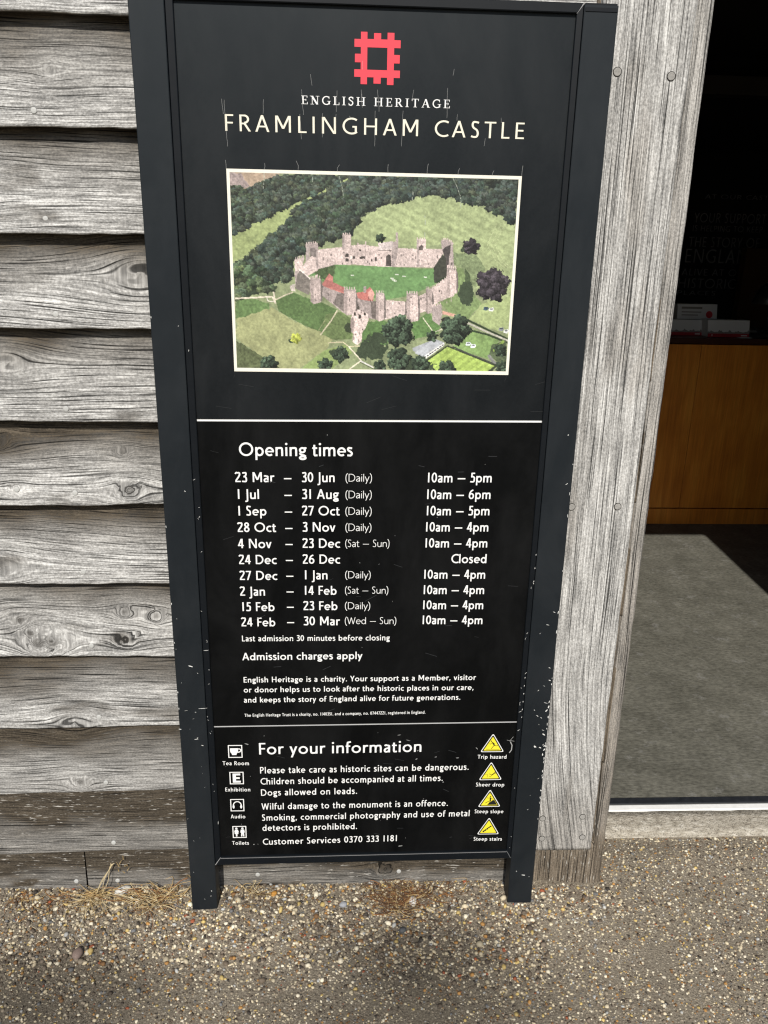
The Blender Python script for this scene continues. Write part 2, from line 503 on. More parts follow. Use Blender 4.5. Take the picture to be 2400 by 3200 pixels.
# knots: x, z, radius of the disturbed grain, darkness of the core, core radius
KNOTS = [(-0.715, .732, .022, 1.0, .008), (-0.695, .703, .018, 1.0, .008), (-0.68, .680, .026, .8, .014), (-0.652, .683, .026, .8, .014), (-0.487, .752, .020, .8, .007),
         (-0.488, .686, .020, .55, .009), (-0.42, .742, .020, .7, .008), (-0.462, .702, .009, 1.0, .0035), (-0.712, 1.131, .022, .9, .009), (-0.452, 1.033, .030, .6, .010),
         (-0.463, 1.112, .014, .7, .006), (-0.682, 1.036, .014, .6, .006), (-0.675, 1.29, .035, .3, .006), (-0.40, 1.462, .060, .1, .006), (-0.625, .316, .024, .7, .010),
         (-0.62, .475, .040, .15, .006), (-0.535, 1.81, .016, .25, .006), (-0.70, 1.60, .030, .1, .006), (-0.74, .86, .04, .2, .006),
         (0.10, .05, .03, .5, .01), (-0.9, 1.25, .04, .5, .01), (-1.2, .9, .05, .6, .012), (-1.05, .55, .04, .4, .01)]
Y0 = 0.072
wall = empty("timber_wall", (-0.9, 0.10, 0.0))
tag(wall, "weathered grey weatherboard wall of lapped boards behind the black sign", "wall")
NAIL_X = (-1.30, -0.564, 0.0)
XC = np.concatenate([np.arange(-3.2, -1.2, 0.04), np.arange(-1.2, 0.4436, 0.005)])


def board(i, x_from, x_to, seed):
    zl, zr, lap = BOARDS[i]
    top_l, top_r, lap_up = BOARDS[i - 1]
    xs = np.unique(np.concatenate([[x_from], XC[(XC > x_from) & (XC < x_to)], [x_to]]))
    sl = (zr - zl) / 0.336; su = (top_r - top_l) / 0.336
    sl_, su_ = np.clip(sl, -.008, .02), np.clip(su, -.008, .02)
    xx = np.clip(xs, -1.2, 0.44)
    zb = zr + sl_ * (xx + 0.384); zt = top_r + su_ * (xx + 0.384) + 0.03
    zb = zb + (vnoise(xs * 30, xs * 0 + seed, seed) - 0.5) * 0.0022 + (vnoise(xs * 7, xs * 0 + seed, seed + 3) - 0.5) * 0.003
    v = np.concatenate([[0, 0.006, 0.015], np.linspace(0.03, 1, 36)])
    Xg, Vg = np.meshgrid(xs, v)
    Zg = zb[None] + (zt - zb)[None] * Vg
    cup = (vnoise(Xg * 3.1 + seed, Vg * 1.2, seed + 5) - 0.5) * 0.004
    Yg = Y0 + (lap_up + 0.002) * Vg + cup
    Yg[0] += 0.0022; Yg[1] += 0.0006                                     # worn arris
    # underside: two more rows going back into the wall
    back = [np.stack([xs, np.full_like(xs, Y0 + 0.034), zb + 0.004], -1), np.stack([xs, Yg[0] + 0.004, zb - 0.0006], -1)]
    P = np.concatenate([np.stack(back), np.stack([Xg, Yg, Zg], -1)])
    X, Z = P[..., 0], P[..., 2]
    g = Z + 0.006 * (vnoise(X * 2.2 + seed * 3.7, Z * 4, seed + 1) - 0.5) * 2 + 0.0025 * (vnoise(X * 9 + seed, Z * 14, seed + 2) - 0.5) * 2
    knot = np.zeros_like(X)
    for kx, kz, a, dk, cr in KNOTS:
        if not (zl - 0.03 < kz < top_l + 0.03): continue
        dx, dz = X - kx, Z - kz
        r2 = dx * dx * 0.30 + dz * dz
        g = g - dz * (a * a) / (r2 + a * a * 0.8) * 0.95
        wob = 1 + 0.5 * (vnoise(X * 160, Z * 160, 9) - 0.5)
        rc = np.sqrt(dx * dx * 0.75 + dz * dz) / wob
        inside = np.exp(-(rc / (cr * (1.45 if dk > .45 else .6))) ** 2)
        g = g * (1 - inside) + (kz + rc * 1.2) * inside
        knot = np.maximum(knot, dk * smoothstep(cr * 1.25, cr * 0.45, rc))
    Vfull = np.concatenate([np.zeros((2, len(xs))), Vg])
    # weather staining: sheltered upper strip keeps its dark patina, edge ragged
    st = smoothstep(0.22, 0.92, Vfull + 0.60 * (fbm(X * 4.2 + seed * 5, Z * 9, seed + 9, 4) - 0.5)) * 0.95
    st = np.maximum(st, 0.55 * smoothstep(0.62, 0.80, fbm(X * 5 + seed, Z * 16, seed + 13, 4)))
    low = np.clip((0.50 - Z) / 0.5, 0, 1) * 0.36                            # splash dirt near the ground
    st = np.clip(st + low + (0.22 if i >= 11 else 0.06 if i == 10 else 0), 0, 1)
    st = np.maximum(st, smoothstep(0.74, 0.90, Vfull + 0.10 * (fbm(X * 9, Z * 20, seed + 21, 3) - 0.5)) * min(1, lap_up / .022))  # shadow under the lap above, painted into the board colour
    st[:2] = 1.0  # underside darkened fully in the colour to deepen the lap shade
    gc = np.stack([X, g, np.full_like(X, seed * 1.7)], -1)
    me = grid_mesh("weatherboard", P - np.array(wall.location), {"gc": gc, "stain_shade": st, "knot": knot})
    o = obj("weatherboard", me, M['oak'], wall)
    return o, (zl + zr) / 2


nail_me = None
for i in range(1, len(BOARDS)):
    spans = [(-3.2, 0.4435)] if i < 12 else [(-3.2, -0.6370), (-0.6330, 0.4435)]
    for j, (a, b) in enumerate(spans):
        o, zb = board(i, a, b, 10 + i * 3 + j)
        nails = [(-0.564, zb + 0.0262)] if i < 12 else ([(-0.661, 0.030)] if j == 0 else [(-0.561, 0.030), (-0.2171, 0.041), (0.134, 0.0435)])
        if i == 11: nails = [(-0.561, 0.1435)]
        if i == 6: nails = nails + [(-0.6816, 1.0336)]
        for nx, nz in nails:
            m = MB()
            t = 0.005 if i < 12 else 0.0005
            yy = Y0 - 0.0016
            m.lathe([(0.0054, 0.006), (0.0056, 0.0004), (0.0048, -0.0004), (0.0024, -0.0008)], (nx, yy + BOARDS[i - 1][2] * 0.15, nz), 'y', 14)
            m.build("nail", M['nail'], o, smooth=False)
lin = MB(); lin.box((-3.2, 0.115, -0.05), (0.45, 0.20, 2.9))
lin.box((-3.2, 0.075, 2.10), (0.45, 0.115, 2.9))
lin.build("wall_lining", plain("dark wall lining", (0.10, 0.09, 0.08), 0.9, 0.2), wall)

# ------------------------------------------------------------------ oak door post with its pegged cover board
post = empty("door_post", (0.546, 0.20, 0.0))
tag(post, "grey oak door post with a pegged cover board right of the sign", "door post")


def vboard(name, x0, x1, yf, z0, z1, seed, stain_shade_fn, depth, lean=None, nx=46, nz=340):
    xs = np.linspace(x0, x1, nx)
    if name == 'post_timber': xs = np.unique(np.concatenate([xs, [0.6035, 0.6042, 0.6100, 0.6150, 0.6165, 0.6180, 0.6190, 0.6200, 0.6210, 0.6220]]))
    zs = np.linspace(z0, z1, nz)
    Xg, Zg = np.meshgrid(xs, zs)
    Yg = np.full_like(Xg, yf) + (vnoise(Xg * 9 + seed, Zg * 2, seed) - 0.5) * 0.0016
    ex = (vnoise(Zg * 24, Zg * 0 + seed, seed + 1) - 0.5) * 0.0022
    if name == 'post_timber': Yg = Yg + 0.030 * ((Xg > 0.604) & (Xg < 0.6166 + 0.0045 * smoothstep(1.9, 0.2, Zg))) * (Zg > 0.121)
    if name == 'cover_board': Xg = Xg - 0.004 * smoothstep(1.9, 0.2, Zg) * ((Xg - x0) / (x1 - x0)) ** 4
    Xg = Xg + ex * np.where(np.abs(Xg - x0) < np.abs(Xg - x1), 1, -1) * (np.abs(Xg - (x0 + x1) / 2) / ((x1 - x0) / 2)) ** 6
    edge = np.minimum(Xg - x0, x1 - Xg)
    Yg = Yg + 0.003 * np.exp(-(np.clip(edge, 0, 1) / 0.0022) ** 2)
    F = np.stack([Xg, Yg, Zg], -1)
    Lc = F[:, :1].copy(); Lc[..., 1] += depth; Rc = F[:, -1:].copy(); Rc[..., 1] += depth
    P = np.concatenate([Lc, F, Rc], 1)
    bot = P[:1].copy(); bot[..., 1] = yf + depth
    P = np.concatenate([bot, P], 0)
    X, Z = P[..., 0], P[..., 2]
    g = X + (lean(X, Z) if lean else 0) + 0.004 * (vnoise(X * 8, Z * 2.0 + seed, seed + 2) - 0.5) * 2 + 0.35 * (P[..., 1] - yf)
    gc = np.stack([Z, g, np.full_like(X, seed * 1.3)], -1)
    st = np.clip(stain_shade_fn(X, Z), 0, 1)
    me = grid_mesh(name, P - np.array(post.location), {"gc": gc, "stain_shade": st, "knot": np.zeros_like(X)})
    return obj(name, me, M['oak_post'], post)


cov = vboard("cover_board", 0.4435, 0.6085, 0.047, 0.1235, 2.9, 51,
             lambda X, Z: 0.25 * smoothstep(0.60, 0.75, fbm(X * 14, Z * 3, 61, 4)) + 0.30 * smoothstep(0.40, 0.15, Z),
             0.0225, lambda X, Z: -0.16 * np.clip(0.62 - Z, 0, 1) ** 1.5 * 1.2 - 0.3 * np.clip(0.5 - X, 0, 1) * np.clip(0.6 - Z, 0, 1))
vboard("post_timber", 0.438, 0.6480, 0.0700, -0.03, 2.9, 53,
       lambda X, Z: 0.25 + 0.35 * smoothstep(1.5, 0.3, Z) + 0.45 * smoothstep(0.20, 0.05, Z) + 0.3 * (fbm(X * 20, Z * 2, 71, 3) - 0.5) + 2.0 * (X < 0.6172 + 0.0045 * smoothstep(1.9, 0.2, Z)) * (Z > 0.121), 0.27)  # groove beside the cover also darkened in the colour, deepening its shade
for (x, z) in [(0.4778, 1.8265), (0.5764, 1.8223), (0.4731, 1.0115), (0.5715, 1.0130), (0.4774, 0.2186), (0.5753, 0.2217), (0.4808, 0.1590), (0.5806, 0.1610)]:
    m = MB()
    m.lathe([(0.0080, 0.004), (0.0080, -0.0006), (0.0070, -0.0008)], (x, 0.0468, z), 'y', 20, 1)
    m.lathe([(0.0068, 0.0015), (0.0068, -0.0010), (0.0060, -0.0013)], (x, 0.0468, z), 'y', 20, 0)
    o = m.build("peg", [M['peg'], M['peg_ring']], cov)

# ------------------------------------------------------------------ lettering: a stroke alphabet (humanist sans) and a small serif
X_H = 66.0


def catmull(p, n=7, closed=False):
    p = [np.array(q, float) for q in p]
    if len(p) == 2: return p
    e = [2 * p[0] - p[1]] + p + [2 * p[-1] - p[-2]]
    out = []
    for i in range(1, len(e) - 2):
        a, b, c, d = e[i - 1:i + 3]
        for t in np.linspace(0, 1, n, endpoint=False):
            out.append(0.5 * (2 * b + (c - a) * t + (2 * a - 5 * b + 4 * c - d) * t * t + (3 * b - a - 3 * c + d) * t ** 3))
    return out + [p[-1]]


def ribbon(p, w, closed=False):
    p = [np.array(q, float) for q in p]; n = len(p); Lf, Rt = [], []
    for i in range(n):
        a = p[(i - 1) % n] if (closed or i > 0) else p[i]
        b = p[(i + 1) % n] if (closed or i < n - 1) else p[i]
        d = b - a; d = d / (np.hypot(*d) + 1e-9); nrm = np.array([-d[1], d[0]])
        Lf.append(p[i] + nrm * w / 2); Rt.append(p[i] - nrm * w / 2)
    return [[tuple(Rt[i]), tuple(Rt[(i + 1) % n]), tuple(Lf[(i + 1) % n]), tuple(Lf[i])] for i in range(n if closed else n - 1)]


def glyph(ch, w):
    """-> (ink width, left bearing, right bearing, strokes); a stroke is a list of convex quads; cap height 100"""
    s, t = w / 2, w * 0.88
    D = lambda x0, y0, x1, y1, k=1.0: [[(x0 - h_(x0, y0, x1, y1) * k, y0), (x0 + h_(x0, y0, x1, y1) * k, y0), (x1 + h_(x0, y0, x1, y1) * k, y1), (x1 - h_(x0, y0, x1, y1) * k, y1)]]
    h_ = lambda x0, y0, x1, y1: s * min(1.5, math.hypot(x1 - x0, y1 - y0) / max(1, abs(y1 - y0)))
    V = lambda x, a=0, b=100: [[(x - s, a), (x + s, a), (x + s, b), (x - s, b)]]
    H = lambda a, b, y: [[(a, y - t / 2), (b, y - t / 2), (b, y + t / 2), (a, y + t / 2)]]
    A = lambda cx, cy, rx, ry, a0, a1, ww=w: ribbon([(cx + rx * math.cos(R(q)), cy + ry * math.sin(R(q))) for q in np.linspace(a0, a1, 20)], ww)
    E = lambda cx, cy, rx, ry: ribbon([(cx + rx * math.cos(q), cy + ry * math.sin(q)) for q in np.linspace(0, 2 * math.pi, 28, endpoint=False)], w, True)
    C = lambda *p: ribbon(catmull(p), w)
    DOT = lambda x, y, r: [[(x + r * math.cos(q), y + r * math.sin(q)) for q in np.linspace(0, 2 * math.pi, 12, endpoint=False)]]
    X = X_H; xb = X + 1
    S_, R_, D_ = 9, 5, 2
    if ch == 'A': h = s * 1.08; return 76, D_, D_, [D(h, 0, 38, 100), D(76 - h, 0, 38, 100), H(17, 59, 32)]
    if ch == 'C': return 68, R_, 3, [A(50, 50, 50 - s, 51 - s, 56, 304)]
    if ch == 'D': return 76, S_, R_, [V(s), H(s, 30, 100 - t / 2), H(s, 30, t / 2), A(29, 50, 47 - s, 50 - t / 2, -90, 90)]
    if ch == 'E': return 48, S_, 4, [V(s), H(s, 47, 100 - t / 2), H(s, 43, 51), H(s, 48, t / 2)]
    if ch == 'F': return 45, S_, 2, [V(s), H(s, 45, 100 - t / 2), H(s, 42, 50)]
    if ch == 'G': return 78, R_, S_, [A(50, 50, 50 - s, 51 - s, 52, 310), V(78 - s, 8, 46), H(54, 78, 46)]
    if ch == 'H': return 70, S_, S_, [V(s), V(70 - s), H(s, 70 - s, 51)]
    if ch == 'I': return w, S_, S_, [V(s)]
    if ch == 'J': return 26, 2, S_, [V(26 - s, 2, 100), C((26 - s, 2), (25 - s, -12), (17, -21), (6, -25), (-2, -24))]
    if ch == 'K': return 64, S_, 1, [V(s), D(54, 100, s + 6, 50), D(22, 56, 58, 0)]
    if ch == 'L': return 45, S_, 2, [V(s), H(s, 45, t / 2)]
    if ch == 'M': return 84, S_, S_, [V(s), V(84 - s), D(s + 3, 100, 42, 22), D(81 - s, 100, 42, 22)]
    if ch == 'N': return 76, S_, S_, [V(s), V(76 - s), D(s + 3, 100, 73 - s, 0)]
    if ch == 'O': return 100, R_, R_, [E(50, 50, 50 - s, 51 - s)]
    if ch == 'P': return 52, S_, 2, [V(s), H(s, 27, 100 - t / 2), H(s, 27, 43), A(26, 71.5, 26 - s, 28.5 - t / 2, -90, 90)]
    if ch == 'R': return 60, S_, 0, [V(s), H(s, 27, 100 - t / 2), H(s, 27, 47), A(26, 73.5, 26 - s, 26.5 - t / 2, -90, 90), D(27, 47, 54, 0)]
    if ch == 'S': return 48, 4, 4, [C((43, 92), (29, 101 - s), (14, 95), (6 + s / 2, 78), (15, 61), (33, 47), (42 - s / 2, 27), (34, 8), (19, s - 1), (3, 9))]
    if ch == 'T': return 64, 1, 1, [V(32), H(0, 64, 100 - t / 2)]
    if ch == 'U': return 68, S_, S_, [V(s, 36, 100), V(68 - s, 36, 100), A(34, 36, 34 - s, 37 - s, 180, 360)]
    if ch == 'V': return 70, D_, D_, [D(s, 100, 35, 0), D(70 - s, 100, 35, 0)]
    if ch == 'W': return 108, D_, D_, [D(s, 100, 29, 0), D(54, 96, 29, 0), D(54, 96, 79, 0), D(108 - s, 100, 79, 0)]
    if ch == 'Y': return 66, 0, 0, [D(s, 100, 33, 42), D(66 - s, 100, 33, 42), V(33, 0, 46)]
    if ch == 'a': return 45, 4, 7, [C((6, 57), (14, 64), (25, X - s + 1), (37, 58), (45 - s, 44)), V(45 - s, 0, 46), C((45 - s, 38), (26, 36), (12, 30), (s, 18), (13, s - 1), (28, 7), (45 - s, 18))]
    if ch == 'b': return 59, 7, 4, [V(s), E(30, 33, 29 - s, 34 - s)]
    if ch == 'c': return 50, 4, 2, [A(33, 33, 33 - s, 34 - s, 58, 302)]
    if ch == 'd': return 59, 4, 7, [V(59 - s), E(29, 33, 29 - s, 34 - s)]
    if ch == 'e': return 60, 4, 4, [A(31, 33, 31 - s, 34 - s, 0, 312), [[(8, 33 - t * .42), (60, 33 - t * .42), (60, 33 + t * .42), (8, 33 + t * .42)]]]
    if ch == 'f': return 36, 2, -2, [C((36, 98), (26, 101 - s), (15, 92), (12, 74)), V(12, 0, 76), H(0, 32, X - t / 2)]
    if ch == 'g': return 54, 3, 1, [E(25, 44, 24 - s, 23 - s), H(34, 54, X - t / 2), C((15, 24), (9, 17), (20, 9), (36, 5), (48, -3)), E(27, -13, 27 - s, 17 - s)]
    if ch == 'h': return 53, 7, 7, [V(s), C((s, 44), (14, 58), (29, X - s + 1), (43, 58), (53 - s, 40)), V(53 - s, 0, 42)]
    if ch == 'i': return w, 7, 7, [V(s, 0, X), DOT(s, 90, w * 0.62)]
    if ch == 'k': return 50, 7, 0, [V(s), D(44, X, s + 4, 34), D(20, 42, 46, 0)]
    if ch == 'l': return w, 7, 7, [V(s)]
    if ch == 'm': return 86, 7, 7, [V(s, 0, X), C((s, 44), (14, 58), (26, X - s + 1), (38, 58), (43, 40)), V(43, 0, 42), C((43, 44), (51, 58), (63, X - s + 1), (75, 58), (86 - s, 40)), V(86 - s, 0, 42)]
    if ch == 'n': return 53, 7, 7, [V(s, 0, X), C((s, 44), (14, 58), (29, X - s + 1), (43, 58), (53 - s, 40)), V(53 - s, 0, 42)]
    if ch == 'o': return 66, 4, 4, [E(33, 33, 33 - s, 34 - s)]
    if ch == 'p': return 59, 7, 4, [V(s, -30, X), E(30, 33, 29 - s, 34 - s)]
    if ch == 'r': return 36, 7, 0, [V(s, 0, X), C((s, 42), (14, 57), (25, X - s + 1), (36, 63 - s / 3))]
    if ch == 's': return 39, 4, 4, [C((35, 60), (24, X - s + 1), (11, 62), (6, 50), (14, 40), (27, 32), (34, 20), (26, 6), (15, s - 1), (2, 7))]
    if ch == 't': return 36, 2, 2, [V(14, 14, 84), H(0, 34, X - t / 2), C((14, 18), (17, 6), (25, s - 1), (36, 6))]
    if ch == 'u': return 53, 7, 7, [V(53 - s, 0, X), C((53 - s, 22), (39, 8), (24, s - 1), (10, 8), (s, 26)), V(s, 24, X)]
    if ch == 'v': return 54, 1, 1, [D(s, X, 27, 0), D(54 - s, X, 27, 0)]
    if ch == 'w': return 84, 1, 1, [D(s, X, 23, 0), D(42, X, 23, 0), D(42, X, 61, 0), D(84 - s, X, 61, 0)]
    if ch == 'x': return 52, 1, 1, [D(s, X, 52 - s, 0), D(52 - s, X, s, 0)]
    if ch == 'y': return 54, 1, 1, [D(s, X, 27, 0), D(54 - s, X, 14, -30)]
    if ch == 'z': return 46, 3, 3, [H(2, 45, X - t / 2), H(1, 46, t / 2), D(45 - s, X - t, s + 1, t)]
    if ch == '0': return 55, 4, 4, [E(27.5, 50, 27.5 - s, 51 - s)]
    if ch == '1': return w, 16, 16, [V(s)]
    if ch == '2': return 52, 4, 4, [C((4, 84), (14, 96), (27, 101 - s), (40, 94), (43, 76), (34, 54), (20, 32), (8, t)), H(3, 52, t / 2)]
    if ch == '3': return 48, 4, 4, [C((6, 92), (20, 101 - s), (36, 94), (39, 78), (31, 62), (17, 55)), C((17, 55), (34, 52), (48 - s, 30), (38, 8), (21, s - 1), (2, 8))]
    if ch == '4': return 56, 3, 3, [V(40), H(0, 56, 28), D(36, 100, s + 3, 34)]
    if ch == '5': return 48, 4, 4, [H(12, 46, 100 - t / 2), D(13 + s / 2, 98, 11 + s / 2, 54), C((10, 56), (25, 60), (41, 50), (48 - s, 32), (38, 10), (21, s - 1), (2, 8))]
    if ch == '6': return 55, 4, 4, [E(27.5, 31, 27.5 - s, 32 - s), C((s, 32), (11, 60), (25, 84), (44, 101 - s))]
    if ch == '7': return 52, 3, 3, [H(1, 52, 100 - t / 2), D(46, 98, 18, 0)]
    if ch == '8': return 52, 4, 4, [E(26, 76, 23 - s, 25.5 - s), E(26, 27, 26 - s, 28.5 - s)]
    if ch == '–': return 78, 8, 8, [H(0, 78, 38)]
    if ch == '(': return 24, 6, 2, [C((23, 108), (8, 80), (4, 42), (9, 4), (24, -24))]
    if ch == ')': return 24, 2, 6, [C((1, 108), (16, 80), (20, 42), (15, 4), (0, -24))]
    if ch == '.': return w * 1.15, 6, 6, [DOT(w * .6, w * .6, w * .6)]
    if ch == ',': return w * 1.15, 6, 6, [DOT(w * .6, w * .6, w * .6), D(w * .75, w * .5, w * .2, -16, .6)]
    return 34, 0, 0, []


def serif_glyph(ch):
    th, tn, sh = 12.5, 5.5, 4.5
    V = lambda x, a=0, b=100, ww=th: [[(x - ww / 2, a), (x + ww / 2, a), (x + ww / 2, b), (x - ww / 2, b)]]
    H = lambda a, b, y, hh=tn: [[(a, y - hh / 2), (b, y - hh / 2), (b, y + hh / 2), (a, y + hh / 2)]]
    B = lambda x, y: H(x - 17, x + 17, y, sh)
    st = lambda x: [V(x), B(x, 2.5), B(x, 97.5)]
    D = lambda x0, y0, x1, y1, ww: [[(x0 - ww / 2, y0), (x0 + ww / 2, y0), (x1 + ww / 2, y1), (x1 - ww / 2, y1)]]
    if ch == 'E': return 62, st(17) + [H(17, 58, 97), H(17, 46, 51), H(17, 61, 3), V(56, 76, 100, 5), V(59, 0, 26, 5), V(45, 40, 62, 5)]
    if ch == 'N': return 84, [V(17, 0, 100, tn), B(17, 2.5), B(12, 97.5), V(69, 0, 100, tn), B(69, 97.5), D(14, 100, 66, 0, 19)]
    if ch == 'G': return 82, [ribbon([(44 + 37 * math.cos(R(q)), 50 + 47 * math.sin(R(q))) for q in np.linspace(48, 320, 22)], 11), V(70, 6, 42), B(68, 42), V(69, 68, 97, 5)]
    if ch == 'L': return 60, st(17) + [H(17, 58, 3), V(57, 0, 30, 5)]
    if ch == 'I': return 34, st(17)
    if ch == 'S': return 50, [ribbon(catmull([(42, 84), (34, 96), (22, 97), (9, 88), (9, 72), (22, 58), (38, 44), (42, 24), (32, 6), (20, 2), (8, 12)]), 11), V(44, 72, 98, 5), V(5, 2, 28, 5)]
    if ch == 'H': return 88, st(17) + st(71) + [H(17, 71, 51)]
    if ch == 'R': return 76, st(17) + [H(17, 40, 97), H(17, 40, 49), ribbon([(36 + 19 * math.cos(R(q)), 73 + 24 * math.sin(R(q))) for q in np.linspace(-90, 90, 14)], 11), D(38, 49, 66, 0, 16), H(58, 78, 2.5, sh)]
    if ch == 'T': return 70, [V(35), B(35, 2.5), H(2, 68, 97), V(4, 74, 100, 5), V(66, 74, 100, 5)]
    if ch == 'A': return 80, [D(10, 0, 40, 100, 7), D(68, 0, 40, 100, 16), H(22, 58, 34), H(0, 24, 2.5, sh), H(54, 84, 2.5, sh)]
    return 30, []


EPS = 0.00002
WEIGHT = {'head': 11, 'h1': 13.5, 'row': 14, 'dash': 13, 'light': 7.5, 'body': 14, 'body2': 14, 'h2': 13, 'info': 13.5, 'cap': 14.5, 'banner': 11}
CAP = {'serif': .0132, 'head': .0262, 'h1': .0272, 'row': .0203, 'dash': .0203, 'light': .0158, 'body': .0135, 'body2': .0178, 'h2': .0300, 'info': .0172, 'cap': .0102}
TRACK = {'head': 22, 'info': 7, 'cap': 8, 'body': 5, 'h2': 4, 'serif': 27, 'banner': 8}


def set_text(mb, text, style, x0, z0, width, y, dz=0.0, cap=None, mat=0, cut=None):
    wgt = WEIGHT.get(style, 18); tr = TRACK.get(style, 2); cap = cap or CAP[style]
    if style == 'body' and width > .39 and text.startswith('The English'): cap = .0076
    x = 0.0; items = []; last_rb = 0
    for i, ch in enumerate(text):
        if style == 'serif':
            W, strokes = serif_glyph(ch); lb = rb = 0
        else:
            W, lb, rb, strokes = glyph(ch, wgt)
        if i > 0: x += last_rb + lb + tr
        items.append((x, strokes)); x += W; last_rb = rb
    k = width / x; c = cap / 100.0
    for gx_, strokes in items:
        for si, st in enumerate(strokes):
            for q in st:
                mb.face([(x0 + (gx_ + px_) * k, y - si * EPS, z0 + dz * ((gx_ + px_) / x - 0.5) + pz * c) for px_, pz in q], mat)


